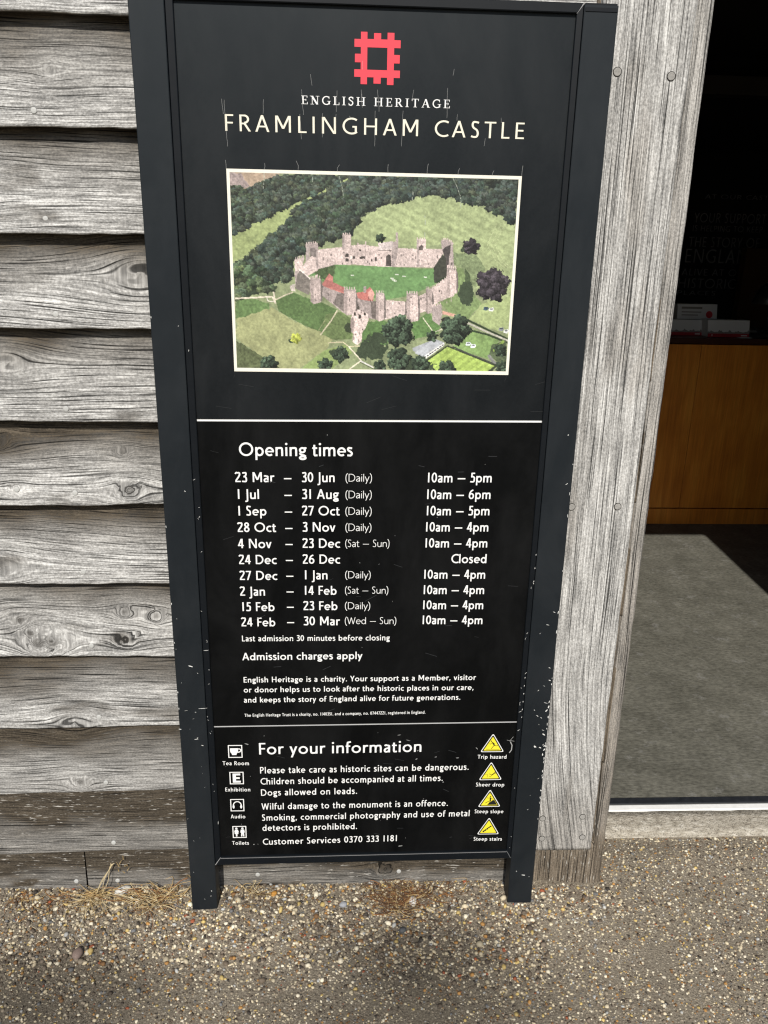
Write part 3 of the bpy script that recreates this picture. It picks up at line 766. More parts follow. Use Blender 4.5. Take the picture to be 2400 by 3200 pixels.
TEXTS = [
    ('ENGLISH HERITAGE', 'serif', -0.0828, 1.7537, 0.2626, 0.0003),
    ('FRAMLINGHAM CASTLE', 'head', -0.2154, 1.7081, 0.5256, 0.0001),
    ('Opening times', 'h1', -0.2136, 1.1259, 0.224, 0.0013),
    ('23 Mar', 'row', -0.2238, 1.0718, 0.0781, 0.0006),
    ('1 Jul', 'row', -0.2192, 1.0365, 0.0421, 0.0003),
    ('1 Sep', 'row', -0.2194, 1.0013, 0.0561, 0.0003),
    ('28 Oct', 'row', -0.223, 0.966, 0.0782, 0.0003),
    ('4 Nov', 'row', -0.2232, 0.9307, 0.0684, 0.0002),
    ('24 Dec', 'row', -0.2228, 0.8954, 0.078, 0.0002),
    ('27 Dec', 'row', -0.2226, 0.8598, 0.0783, 0.0001),
    ('2 Jan', 'row', -0.2233, 0.8242, 0.0522, -0.0),
    ('15 Feb', 'row', -0.2192, 0.7887, 0.0671, -0.0001),
    ('24 Feb', 'row', -0.2232, 0.7531, 0.0719, -0.0002),
    ('30 Jun', 'row', -0.091, 1.0727, 0.0657, 0.0005),
    ('31 Aug', 'row', -0.091, 1.0374, 0.074, 0.0005),
    ('27 Oct', 'row', -0.0915, 1.0022, 0.0763, 0.0004),
    ('3 Nov', 'row', -0.0908, 0.9672, 0.0669, 0.0003),
    ('23 Dec', 'row', -0.0915, 0.9318, 0.0778, 0.0002),
    ('26 Dec', 'row', -0.0915, 0.8966, 0.0779, 0.0002),
    ('1 Jan', 'row', -0.087, 0.8614, 0.0468, 0.0),
    ('14 Feb', 'row', -0.0875, 0.8262, 0.0662, -0.0),
    ('23 Feb', 'row', -0.0915, 0.7908, 0.0721, -0.0001),
    ('30 Mar', 'row', -0.0913, 0.7554, 0.077, -0.0002),
    ('–', 'dash', -0.1264, 1.0793, 0.0148, 0.0001),
    ('–', 'dash', -0.1263, 1.0443, 0.0149, 0.0001),
    ('–', 'dash', -0.1263, 1.009, 0.015, 0.0001),
    ('–', 'dash', -0.1261, 0.9737, 0.0149, 0.0001),
    ('–', 'dash', -0.1262, 0.9388, 0.0148, 0.0),
    ('–', 'dash', -0.1262, 0.9035, 0.0147, 0.0),
    ('–', 'dash', -0.126, 0.8682, 0.0148, 0.0),
    ('–', 'dash', -0.126, 0.8326, 0.0147, 0.0),
    ('–', 'dash', -0.126, 0.7974, 0.0145, -0.0),
    ('–', 'dash', -0.1262, 0.7616, 0.0149, -0.0),
    ('(Daily)', 'light', -0.0034, 1.0744, 0.053, 0.0004),
    ('(Daily)', 'light', -0.0033, 1.0392, 0.0529, 0.0003),
    ('(Daily)', 'light', -0.0033, 1.004, 0.0533, 0.0003),
    ('(Daily)', 'light', -0.0032, 0.969, 0.0532, 0.0002),
    ('(Sat – Sun)', 'light', -0.0033, 0.934, 0.0912, 0.0003),
    ('(Daily)', 'light', -0.0032, 0.8639, 0.0532, 0.0001),
    ('(Sat – Sun)', 'light', -0.0033, 0.8289, 0.091, 0.0),
    ('(Daily)', 'light', -0.0034, 0.793, 0.0534, -0.0001),
    ('(Wed – Sun)', 'light', -0.0035, 0.758, 0.1098, -0.0002),
    ('10am – 5pm', 'row', 0.1628, 1.074, 0.1294, 0.0009),
    ('10am – 6pm', 'row', 0.1625, 1.0388, 0.1295, 0.0008),
    ('10am – 5pm', 'row', 0.1631, 1.0038, 0.1289, 0.0007),
    ('10am – 4pm', 'row', 0.1628, 0.9686, 0.129, 0.0005),
    ('10am – 4pm', 'row', 0.1629, 0.9334, 0.1289, 0.0004),
    ('Closed', 'row', 0.2182, 0.8984, 0.074, 0.0002),
    ('10am – 4pm', 'row', 0.1628, 0.8631, 0.1288, 0.0001),
    ('10am – 4pm', 'row', 0.1629, 0.8278, 0.1286, 0.0),
    ('10am – 4pm', 'row', 0.163, 0.7927, 0.1287, -0.0001),
    ('10am – 4pm', 'row', 0.1631, 0.7574, 0.129, -0.0003),
    ('Last admission 30 minutes before closing', 'body', -0.2228, 0.7184, 0.3161, 0.0014),
    ('Admission charges apply', 'body2', -0.2239, 0.6733, 0.2588, 0.002),
    ('English Heritage is a charity. Your support as a Member, visitor', 'body', -0.223, 0.6196, 0.5087, 0.0035),
    ('or donor helps us to look after the historic places in our care,', 'body', -0.2236, 0.5948, 0.5054, 0.0032),
    ('and keeps the story of England alive for future generations.', 'body', -0.2242, 0.5698, 0.4778, 0.0038),
    ('The English Heritage Trust is a charity, no. 1140351, and a company, no. 07447221, registered in England.', 'body', -0.2242, 0.5343, 0.4012, 0.0048),
    ('For your information', 'h2', -0.1949, 0.4356, 0.3662, 0.0032),
    ('Please take care as historic sites can be dangerous.', 'info', -0.1943, 0.3854, 0.4764, 0.0039),
    ('Children should be accompanied at all times.', 'info', -0.1941, 0.3557, 0.4175, 0.0044),
    ('Dogs allowed on leads.', 'info', -0.194, 0.3241, 0.22, 0.0019),
    ('Wilful damage to the monument is an offence.', 'info', -0.194, 0.2866, 0.4324, 0.0035),
    ('Smoking, commercial photography and use of metal', 'info', -0.1939, 0.2563, 0.485, 0.005),
    ('detectors is prohibited.', 'info', -0.1936, 0.2258, 0.2205, 0.0014),
    ('Customer Services 0370 333 1181', 'info', -0.1937, 0.1878, 0.3152, 0.0048),
    ('Tea Room', 'cap', -0.2778, 0.4065, 0.059, -0.0007),
    ('Exhibition', 'cap', -0.2748, 0.3358, 0.0565, -0.0008),
    ('Audio', 'cap', -0.2654, 0.2615, 0.0333, -0.0006),
    ('Toilets', 'cap', -0.2654, 0.1866, 0.0389, -0.0007),
    ('Trip hazard', 'cap', 0.3013, 0.4168, 0.0666, -0.0008),
    ('Sheer drop', 'cap', 0.3017, 0.3411, 0.0663, -0.0009),
    ('Steep slope', 'cap', 0.3028, 0.2664, 0.0681, -0.0011),
    ('Steep stairs', 'cap', 0.3048, 0.1875, 0.0678, -0.0012),
]

# ------------------------------------------------------------------ the sign
sign = empty("information_sign", (0.044, 0.02, 0.0))
tag(sign, "tall black metal visitor information sign on two legs with white opening times", "sign")
XL0, XL1, XR0, XR1 = -0.3660, -0.3063, 0.3962, 0.4547
TOP = 1.9155
PY = 0.0100                                                              # panel face
srnd = random.Random(4)


def chip(mb, x, z, ln, wd, ang, y, mat=1):
    n = 7; pts = []
    for i in range(n):
        a = 2 * math.pi * i / n
        r_ = srnd.uniform(0.6, 1.15)
        u, v = ln * 0.5 * math.cos(a) * r_, wd * 0.5 * math.sin(a) * r_
        pts.append((x + u * math.cos(ang) - v * math.sin(ang), z + u * math.sin(ang) + v * math.cos(ang)))
    mb.xz(pts, y, mat)


def leg(x0, x1, side):
    m = MB(); b = 0.0016
    pf = [(x0 + b, 0.0), (x1 - b, 0.0), (x1 - b * .3, b * .3), (x1, b), (x1, 0.040), (x0, 0.040), (x0, b), (x0 + b * .3, b * .3)]
    m.prism([(p[0], p[1], -0.012) for p in pf], [(p[0], p[1], TOP) for p in pf])
    y = -0.00025
    if side == 'R':
        for _ in range(26):                                              # chipped outer arris, worse towards the foot
            z = srnd.uniform(0.08, 1.13) if srnd.random() < .45 else srnd.gauss(0.47, 0.13)
            if not 0.03 < z < 1.2: continue
            chip(m, x1 - b - srnd.uniform(0.0, 0.0014), z, srnd.uniform(.003, .009), srnd.uniform(.0009, .0022), math.pi / 2 + srnd.uniform(-.25, .25), y)
        for _ in range(7): chip(m, x1 - srnd.uniform(.002, .009), srnd.gauss(0.47, .06), srnd.uniform(.005, .011), srnd.uniform(.002, .004), srnd.uniform(0.4, 2.6), y)
        for (x, z, l_, w_, a) in [(.4285, .455, .010, .0045, 2.4), (.441, .452, .007, .003, 2.5), (.4375, 1.176, .004, .002, .3), (.432, .76, .009, .0012, -.2), (.4437, .79, .006, .0013, -.4),
                                  (.445, .656, .007, .0018, -.35), (.448, .625, .006, .0018, -.3), (.444, 1.075, .006, .0012, .6), (.428, .535, .006, .0015, -.6), (.437, .53, .005, .0016, -.8),
                                  (.42, .55, .004, .0014, -.5), (.430, .093, .010, .0028, -.15), (.412, .105, .003, .002, 0), (.425, .60, .004, .0012, .8), (.4445, .568, .010, .001, -.3), (.4435, .498, .008, .001, -.3)]:
            chip(m, x, z, l_, w_, a, y)
        for _ in range(8): chip(m, srnd.uniform(x0 + .006, x1 - .004), srnd.gauss(.42, .18), srnd.uniform(.002, .006), srnd.uniform(.0005, .0011), srnd.uniform(-.9, .9), y)
    else:
        for (x, z, l_, w_, a) in [(-.3335, .664, .014, .003, -.25), (-.331, .482, .010, .0016, .1), (-.3645, .508, .007, .002, -.2), (-.328, .485, .004, .0018, .7), (-.318, .466, .006, .0018, -.4),
                                  (-.313, .56, .018, .0012, .05), (-.349, .555, .009, .0007, .15), (-.318, .062, .004, .002, 2), (-.320, .047, .003, .002, 1), (-.322, 1.055, .004, .0016, -.7), (-.315, 1.375, .003, .001, .4)]:
            chip(m, x, z, l_, w_, a, y)
        for z in (.60, .56, 1.39, .98, .72, .81): chip(m, x0 + b + .0004, z, .006, .0015, math.pi / 2, y)
        for _ in range(16): chip(m, srnd.uniform(x0 + .004, x1 - .004), srnd.uniform(.03, .8), srnd.uniform(.0015, .004), srnd.uniform(.0004, .0008), srnd.uniform(-.9, .9), y)
    lg = m.build("leg", [M['steel'], M['chip']], sign)
    cap = MB()
    cap.box((x0 + .0015, 0.0015, TOP - 0.001), (x1 - .0015, 0.0385, TOP + 0.0035))
    cap.build("end_cap", M['rail'], lg, bevel=.001)
    if side == 'R':
        gr = MB(); gr.box((x0 + .002, -0.0012, TOP - .010), (x1 - .0012, 0.0006, TOP - .0035)); gr.build("cap_lip", M['rail'], lg, bevel=.0004)
    return lg


leg(XL0, XL1, 'L'); leg(XR0, XR1, 'R')

# mitred slim frame round the panels: front face, inner lip
OX0, OX1 = XL1 + 0.0004, XR0 - 0.0004
IX0, IX1 = -0.2927, 0.3850
ZB0, ZB1, ZI0, ZI1 = 0.1355, 0.1415, 0.1552, 0.1616                       # lower rail is a touch out of level
ZT0, ZT1 = 1.9190, 1.9035
FY = 0.0030


def rail(outer, inner, name="frame_rail", chips=()):
    """outer / inner: two (x, z) points each; a bevelled bar with a lip falling to the panel"""
    m = MB()
    (a, b), (c, d) = outer, inner
    mid = lambda p, q, t: (p[0] + (q[0] - p[0]) * t, p[1] + (q[1] - p[1]) * t)
    a2, b2 = mid(a, c, .08), mid(b, d, .08)
    c2, d2 = mid(c, a, .10), mid(d, b, .10)
    tl = .0022 if abs(a[0] - b[0]) < .01 else 0.0
    lv = [(a, b, FY + .0012), (a2, b2, FY), (c2, d2, FY + tl), (c, d, FY + .0012 + tl), (c, d, PY + .0005)]
    for (p, q, y0), (r_, s_, y1) in zip(lv[:-1], lv[1:]):
        m.face([(p[0], y0, p[1]), (q[0], y0, q[1]), (s_[0], y1, s_[1]), (r_[0], y1, r_[1])])
    m.face([(a[0], FY + .0012, a[1]), (b[0], FY + .0012, b[1]), (b[0], .034, b[1]), (a[0], .034, a[1])])
    for (x, z, l_, w_, an) in chips: chip(m, x, z, l_, w_, an, FY - .0002)
    return m.build(name, [M['rail'], M['chip']], sign)


lch = [(-.2990, 1.33, .005, .001, 1.5), (-.2985, .70, .014, .0014, .05), (-.2955, .72, .003, .001, .5), (-.2938, .255, .010, .001, 1.5), (-.2965, 1.02, .003, .001, .3), (-.297, 1.0, .004, .001, .9)]
lch += [(srnd.uniform(-.305, -.294), srnd.uniform(.2, 1.1), srnd.uniform(.002, .006), .0007, srnd.uniform(0, 3)) for _ in range(14)]
rch = [(srnd.uniform(.3865, .3945), srnd.gauss(.6, .25), srnd.uniform(.002, .009), srnd.uniform(.0005, .0012), srnd.uniform(.3, 2.2)) for _ in range(13)]
rch = [c_ for c_ in rch if .16 < c_[1] < 1.3] + [(.3945, .92 - .03 * i, .004, .0016, 1.5) for i in range(3)] + [(.3935, .63 - .02 * i, .004, .0016, 1.5) for i in range(6)] + [(.390, .545, .010, .001, .5)]
rail(((OX0, ZB0), (OX0, ZT0)), ((IX0, ZI0), (IX0, ZT1)), chips=lch)
rail(((OX1, ZB1), (OX1, ZT0)), ((IX1, ZI1), (IX1, ZT1)), chips=rch)
rail(((OX0, ZB0 - .002), (OX1, ZB1 - .002)), ((IX0, ZI0), (IX1, ZI1)))
rail(((OX0, ZT0), (OX1, ZT0)), ((IX0, ZT1), (IX1, ZT1)))
mit_mat = plain("raw mitre edge", (.30, .30, .30), .5, .4)
for (a, b) in [((OX0, ZB0), (IX0, ZI0)), ((OX1, ZB1), (IX1, ZI1)), ((OX1, ZT0 - .001), (IX1, ZT1)), ((OX0, ZT0 - .001), (IX0, ZT1))]:   # raw metal showing in the open mitres
    d = .0006; mit = MB()
    mit.face([(a[0] - d, FY - .0003, a[1] + d), (a[0] + d, FY - .0003, a[1] - d), (b[0] + d, FY + .0010, b[1] - d), (b[0] - d, FY + .0010, b[1] + d)])
    mit.build("mitre_joint", mit_mat, sign)
lip = MB()
lip.face([(IX0, FY - .0001, ZI0 - .0022), (IX1, FY - .0001, ZI1 - .0022), (IX1, FY - .0001, ZI1 - .0012), (IX0, FY - .0001, ZI0 - .0012)])
lip.build("pale_rail_edge", plain("pale grey edge", (.28, .28, .28), .5, .4), sign)  # thin pale grey strip along the lower rail's inner edge
bk = MB(); bk.box((XL1 - .001, .034, .15), (XR0 + .001, .037, 1.905)); bk.build("back_sheet", M['rail'], sign)

# three panels, one above the other
DIV1 = (1.1936, 1.1982); DIV2 = (0.5049, 0.5111)


def panel(name, zl0, zr0, zl1, zr1, mat, extra=None):
    m = MB()
    m.xz([(IX0 - .002, zl0), (IX1 + .002, zr0), (IX1 + .002, zr1), (IX0 - .002, zl1)], PY, 0)
    for z_, s_ in ((zl0, zr0), (zl1, zr1)):
        m.face([(IX0 - .002, PY, z_), (IX1 + .002, PY, s_), (IX1 + .002, PY + .006, s_), (IX0 - .002, PY + .006, z_)], 0)
    if extra: extra(m)
    return m.build(name, [mat, plain("pale hairline scratch", (.34, .34, .33), .7, .3), plain("faint scuff", (.026, .028, .030), .5, .4)], sign)


def hair(m, pts, wd, mat=1):
    for q in ribbon(pts, wd): m.xz(q, PY - .00060, mat)


def head_marks(m):
    k, kz = .2626 / 797, .0132 / 45
    f = lambda x, y: (-.0828 + (x - 443) * k, 1.7537 - (y - 76 - (x - 443) * 23 / 797) * kz)
    for (x, y0, y1, dx) in [(449, 0, 135, 8), (628, 5, 118, -4), (848, 0, 118, 12), (1214, -10, 152, 4), (1032, 0, 42, -6), (45, 55, 305, 10), (31, 50, 130, 8), (243, 52, 130, -4), (832, 112, 305, 0),
                            (979, 112, 305, -4), (438, 130, 266, 8), (553, 125, 255, 0), (622, 130, 232, -10), (1270, 130, 165, 0), (1424, 262, 305, -6), (1508, 150, 178, 2), (760, 0, 95, 8), (700, 140, 152, 14),
                            (495, -80, -20, 8), (1240, -110, -75, -4), (762, -150, -105, 0), (760, 20, 45, 3)]:
        n = max(3, int(abs(y1 - y0) / 18)); ys = np.linspace(y0, y1, n)
        pts = [f(x + dx * (i / (n - 1) - .5) + srnd.uniform(-1.5, 1.5), yy) for i, yy in enumerate(ys)]
        hair(m, pts, .00034)
    for x in (-.2165, -.150, -.09, -.02, .07, .14, .196, .2575, .311):            # cracks running on from the photograph's frame
        z = 1.6472; L_ = srnd.uniform(.006, .018)
        hair(m, [(x, z), (x + srnd.uniform(-.002, .002), z + L_ * .5), (x + srnd.uniform(-.004, .004), z + L_)], .0004)
    for x in (-.215, .03, .308): hair(m, [(x, 1.2915), (x - .001, 1.284), (x - .003, 1.279)], .0004, 2)
    for _ in range(8):
        x, z = srnd.uniform(-.27, .37), srnd.uniform(1.21, 1.29); a = srnd.uniform(-.4, .4)
        hair(m, [(x, z), (x + .03 * math.cos(a), z + .03 * math.sin(a))], .0006, 2)


def low_marks(z0, z1, n):
    def fn(m):
        for _ in range(n):
            x, z = srnd.uniform(-.28, .37), srnd.uniform(z0 + .01, z1 - .01); a = srnd.uniform(-.6, .6); l_ = srnd.uniform(.004, .03)
            hair(m, [(x, z), (x + l_ * math.cos(a), z + l_ * math.sin(a))], srnd.uniform(.0004, .0012), 2)
        for _ in range(n // 2): chip(m, srnd.uniform(-.28, .375), srnd.uniform(z0 + .01, z1 - .01), srnd.uniform(.001, .003), .0009, srnd.uniform(0, 3), PY - .0006, 1)
    return fn


def info_marks(m):
    low_marks(.165, .50, 26)(m)
    for (x, z, l_, w_, a) in [(-.222, .462, .012, .0022, -.35), (.120, .482, .009, .0015, .1), (.140, .468, .011, .0012, -.3), (.163, .440, .005, .002, .2), (.205, .423, .006, .002, .2), (.255, .420, .006, .002, 0),
                              (.298, .445, .009, .002, -.8), (.161, .418, .006, .002, .3), (.225, .355, .004, .002, .5), (.130, .176, .012, .002, .1), (-.215, .187, .004, .003, 0)]:
        chip(m, x, z, l_, w_, a, PY - .0006)
    hair(m, [(.374, .462), (.3785, .452), (.378, .440), (.3735, .432)], .0022)
    hair(m, [(.372, .463), (.380, .475)], .0008); hair(m, [(.366, .466), (.383, .463)], .0008)


p_head = panel("header_panel", DIV1[0] + .0045, DIV1[1] + .0045, ZT1 + .002, ZT1 + .002, M['panel_head'], head_marks)
p_time = panel("opening_times_panel", DIV2[0] + .0036, DIV2[1] + .0036, DIV1[0], DIV1[1], M['panel'], low_marks(.52, 1.19, 22))
p_info = panel("visitor_notice_panel", ZI0 - .003, ZI1 - .003, DIV2[0], DIV2[1], M['panel'], info_marks)
strip = MB()
strip.xz([(IX0, DIV1[0]), (IX1, DIV1[1]), (IX1, DIV1[1] + .0044), (IX0, DIV1[0] + .0042)], PY + .0012)
strip.build("joint_strip", M['white'], sign)
strip = MB()
strip.xz([(IX0, DIV2[0]), (IX1, DIV2[1]), (IX1, DIV2[1] + .0034), (IX0, DIV2[0] + .0036)], PY + .0012)
strip.build("joint_strip", plain("dull joint strip", (.45, .45, .45), .5, .4), sign)

LY = PY - 0.0003
GROUPS = [('lettering', p_head, [0], 'white', "white serif capitals"), ('lettering', p_head, [1], 'cream', "large cream sans capitals"),
          ('lettering', p_time, [2], 'white', "large white heading"), ('lettering', p_time, list(range(3, 52)), 'white', "white table of dates and hours"),
          ('lettering', p_time, [52, 53], 'white', "white lines on last admission and charges"), ('lettering', p_time, [54, 55, 56], 'white', "white paragraph about the charity"), ('lettering', p_time, [57], 'white', "tiny white line of small print"),
          ('lettering', p_info, [58], 'white', "large white heading"), ('lettering', p_info, list(range(59, 66)), 'white', "white visitor notice text"),
          ] + [('caption', p_info, [i], 'white', "small white caption reading " + TEXTS[i][0]) for i in range(66, 74)]
for nm, par, ids, mt, lab in GROUPS:
    m = MB()
    for i in ids:
        s_, sty, x0, z0, wd, dz = TEXTS[i]
        if sty == 'dash': z0 -= .38 * CAP['dash']
        if sty == 'serif': wd *= .985
        set_text(m, s_, sty, x0, z0, wd, LY, dz)
    o = m.build(nm, M[mt], par); o["label"] = lab

# crenellated red square emblem
m = MB()
for (x0, z0, x1, z1) in [(.0196, 1.8436, .0764, 1.8560), (.0196, 1.7982, .0764, 1.8096), (.0196, 1.8096, .0306, 1.8436), (.0649, 1.8096, .0764, 1.8436),
                         (.0086, 1.8437, .0196, 1.8555), (.0764, 1.8437, .0873, 1.8555), (.0096, 1.8205, .0196, 1.8333), (.0764, 1.8205, .0863, 1.8333), (.0086, 1.7983, .0196, 1.8097), (.0764, 1.7983, .0871, 1.8097),
                         (.0196, 1.8560, .0305, 1.8665), (.0418, 1.8560, .0538, 1.8651), (.0648, 1.8560, .0764, 1.8663), (.0196, 1.7873, .0305, 1.7982), (.0419, 1.7887, .0542, 1.7982), (.0652, 1.7873, .0764, 1.7982)]:
    m.xz([(x0, z0), (x1, z0), (x1, z1), (x0, z1)], LY)
m.build("emblem", M['red'], p_head)["label"] = "red crenellated square emblem"

# facility icons: white outlined squares with a white figure inside
ICONS = [(-0.2641, 0.4260, -0.2324, 0.4593, 'cup'), (-0.2637, 0.3553, -0.2319, 0.3884, 'E'), (-0.2650, 0.2812, -0.2335, 0.3147, 'phones'), (-0.2630, 0.2062, -0.2310, 0.2396, 'people')]
for x0, z0, x1, z1, kind in ICONS:
    m = MB(); t_ = .0021; W_, H_ = x1 - x0, z1 - z0
    m.xz([(x0, z0), (x1, z0), (x1, z0 + t_), (x0, z0 + t_)], LY); m.xz([(x0, z1 - t_), (x1, z1 - t_), (x1, z1), (x0, z1)], LY)
    m.xz([(x0, z0 + t_), (x0 + t_, z0 + t_), (x0 + t_, z1 - t_), (x0, z1 - t_)], LY); m.xz([(x1 - t_, z0 + t_), (x1, z0 + t_), (x1, z1 - t_), (x1 - t_, z1 - t_)], LY)
    f = lambda pts: [(x0 + a * W_, z0 + b * H_) for a, b in pts]
    if kind == 'cup':
        m.xz(f([(.14, .75), (.70, .75), (.70, .52), (.66, .40), (.58, .31), (.58, .22), (.26, .22), (.26, .31), (.18, .40), (.14, .52)]), LY)
        for q in ribbon(f([(.70, .69), (.80, .70), (.89, .64), (.89, .54), (.80, .46), (.68, .43)]), .0026): m.xz(q, LY - EPS)
    elif kind == 'E':
        for (a, b, c_, d) in [(.22, .13, .45, .87), (.45, .72, .76, .87), (.45, .43, .72, .57), (.45, .13, .78, .28)]: m.xz(f([(a, b), (c_, b), (c_, d), (a, d)]), LY)
    elif kind == 'phones':
        for q in ribbon([(x0 + W_ * (.5 + .29 * math.cos(R(q_))), z0 + H_ * (.47 + .32 * math.sin(R(q_)))) for q_ in np.linspace(-12, 192, 20)], .0024): m.xz(q, LY)
        for sx in (-1, 1): m.xz([(x0 + W_ * (.5 + sx * (.275 + .075 * math.cos(q_))), z0 + H_ * (.37 + .15 * math.sin(q_))) for q_ in np.linspace(0, 6.28, 14, endpoint=False)], LY - EPS)
    else:
        for cx, wom in ((.28, True), (.72, False)):
            m.xz([(x0 + W_ * (cx + .085 * math.cos(q_)), z0 + H_ * (.80 + .085 * math.sin(q_))) for q_ in np.linspace(0, 6.28, 12, endpoint=False)], LY)
            if wom: pts = [(cx - .10, .70), (cx + .10, .70), (cx + .17, .48), (cx + .12, .47), (cx + .14, .34), (cx + .06, .34), (cx + .05, .12), (cx - .05, .12), (cx - .06, .34), (cx - .14, .34), (cx - .12, .47), (cx - .17, .48)]
            else: pts = [(cx - .12, .70), (cx + .12, .70), (cx + .16, .45), (cx + .10, .45), (cx + .12, .12), (cx + .03, .12), (cx, .38), (cx - .03, .12), (cx - .12, .12), (cx - .10, .45), (cx - .16, .45)]
            m.xz(f(pts), LY - EPS)
    m.build("facility_icon", M['white'], p_info)["label"] = {'cup': "white teacup icon", 'E': "white letter E icon", 'phones': "white headphones icon", 'people': "white icon of a woman and a man"}[kind]


def rounded(pts, r):
    out = []
    n = len(pts)
    for i in range(n):
        p, a, b = Vector(pts[i]), Vector(pts[i - 1]), Vector(pts[(i + 1) % n])
        u, v = (a - p).normalized(), (b - p).normalized()
        for t_ in np.linspace(0, 1, 5):
            q = p + u * r * (1 - t_) ** 2 + v * r * t_ ** 2
            out.append((q.x, q.y))
    return out


TRI = [((.3335, .4840), (.3063, .4346), (.3613, .4347), 'trip'), ((.3340, .4087), (.3072, .3588), (.3615, .3592), 'drop'), ((.3360, .3333), (.3092, .2841), (.3632, .2844), 'slope'), ((.3385, .2545), (.3115, .2058), (.3650, .2060), 'stairs')]
for top_, lf, rt, kind in TRI:
    m = MB(); P3 = [top_, rt, lf]; cx = sum(q[0] for q in P3) / 3; cz = sum(q[1] for q in P3) / 3
    sc = lambda k_: [(cx + (q[0] - cx) * k_, cz + (q[1] - cz) * k_) for q in P3]
    m.xz(rounded(P3, .0055), LY, 0)
    m.xz(rounded(sc(.90), .0045), LY - .00012, 1)
    m.xz(rounded(sc(.735), .0022), LY - .00024, 2)
    W_ = rt[0] - lf[0]; H_ = top_[1] - lf[1]; yb = LY - .00036
    f = lambda a, b: (lf[0] + a * W_, lf[1] + b * H_)
    st = lambda pts, wd: [m.xz(q, yb - EPS * j, 1) for j, q in enumerate(ribbon([f(*p_) for p_ in pts], wd * W_))]
    dot = lambda a, b, r_: m.xz([(f(a, b)[0] + r_ * W_ * math.cos(q_), f(a, b)[1] + r_ * W_ * math.sin(q_)) for q_ in np.linspace(0, 6.28, 12, endpoint=False)], yb - .0001, 1)
    if kind == 'trip':
        dot(.44, .59, .030); st([(.48, .53), (.58, .36)], .055); st([(.48, .52), (.40, .42), (.37, .47)], .018); st([(.49, .53), (.56, .46), (.60, .48)], .018)
        st([(.58, .36), (.66, .33), (.72, .37)], .026); st([(.57, .36), (.50, .27), (.46, .17)], .026); st([(.24, .15), (.36, .15)], .014); st([(.36, .13), (.80, .13)], .016)
    elif kind == 'drop':
        st([(.25, .32), (.36, .32), (.36, .16)], .014); dot(.68, .42, .026); st([(.66, .38), (.54, .27)], .046); st([(.64, .38), (.70, .50)], .014); st([(.66, .37), (.76, .35)], .014)
        st([(.54, .28), (.47, .33), (.42, .34)], .020); st([(.54, .26), (.50, .18), (.44, .20)], .020)
    elif kind == 'slope':
        m.xz([f(.40, .12), f(.84, .12), f(.70, .40), f(.62, .38)], yb, 1); dot(.53, .60, .028); st([(.53, .54), (.53, .34)], .060); st([(.53, .53), (.42, .50), (.38, .54)], .018); st([(.54, .52), (.64, .44), (.68, .44)], .018)
        st([(.51, .34), (.42, .30), (.32, .22)], .026); st([(.54, .34), (.50, .24), (.44, .15)], .026)
    else:
        m.xz([f(*q_) for q_ in [(.25, .14), (.33, .14), (.33, .215), (.41, .215), (.41, .29), (.49, .29), (.49, .365), (.56, .365), (.56, .44), (.63, .44), (.63, .51), (.56, .51), (.56, .48), (.49, .42), (.41, .345), (.33, .27), (.25, .195)]][::-1], yb, 1)
    m.build("warning_triangle", [M['white'], M['ink'], M['yellow']], p_info)["label"] = {'trip': "yellow triangle with a tripping figure", 'drop': "yellow triangle with a falling figure", 'slope': "yellow triangle with a figure slipping on a slope", 'stairs': "yellow triangle with a flight of stairs"}[kind]

# ------------------------------------------------------------------ doorway: step, sill, room beyond
def structure(name, mb, mat):
    o = mb.build(name, mat); o["kind"] = "structure"; return o


cn = NT("rough concrete step"); tcc = cn.n("ShaderNodeTexCoord").outputs["Object"]
n1 = cn.noise(cn.vmul(tcc, (1, 2.5, 2.5)), 45.0, 5.0, 0.65); n2 = cn.noise(tcc, 260.0, 3.0, 0.6)
cc_ = cn.ramp(n1, [(0.3, (0.24, 0.21, 0.165)), (0.52, (0.43, 0.39, 0.32)), (0.72, (0.66, 0.62, 0.54))])
cc_ = cn.mix(1.0, cc_, cn.ramp(n2, [(0.34, 0.40), (0.48, 1.0)]), 'MULTIPLY')
cn.bump(cn.math('ADD', n1, n2), 0.7, 0.006); cn.set(cc_, 0.9, 0.2)
xs = np.linspace(0.646, 3.2, 130); prof = [(0.226, -0.03), (0.232, 0.006), (0.240, 0.012), (0.262, 0.0155), (0.285, 0.0185), (0.3085, 0.0200), (0.3086, -0.03)]
P = np.array([[(x, y + (vnoise(np.array([x * 20]), np.array([z * 40]), 5)[0] - .5) * .005 * (i < 4), z + (vnoise(np.array([x * 30]), np.array([y * 60]), 6)[0] - .5) * .003 * (z > 0)) for x in xs] for i, (y, z) in enumerate(prof)])
st_ = obj("step", grid_mesh("step", P), cn.mat); st_["kind"] = "structure"

sill = empty("door_sill", (1.6, 0.33, 0.0))
tag(sill, "scuffed white metal door sill with a black rubber track in the doorway", "door sill")
m = MB(); m.box((0.646, 0.3090, -0.02), (3.2, 0.3315, 0.0245)); m.build("sill_strip", M['alu'], sill, bevel=.002)
m = MB(); m.box((0.646, 0.3320, -0.02), (3.2, 0.3390, 0.0200)); m.build("sill_strip", plain("dull aluminium", (.30, .30, .29), .45, .5, .6, .3), sill)
m = MB(); m.box((0.646, 0.3392, -0.02), (3.2, 0.3660, 0.0230)); m.build("rubber_track", M['rubber'], sill, bevel=.002)
fl = NT("worn concrete floor"); tf = fl.n("ShaderNodeTexCoord").outputs["Object"]
a1 = fl.noise(tf, 7.0, 6.0, 0.7); a2 = fl.noise(fl.vmul(tf, (60, 130, 60)), 1.0, 3.0, 0.6)
cf = fl.ramp(a1, [(0.3, (0.092, 0.089, 0.072)), (0.7, (0.158, 0.153, 0.127))])
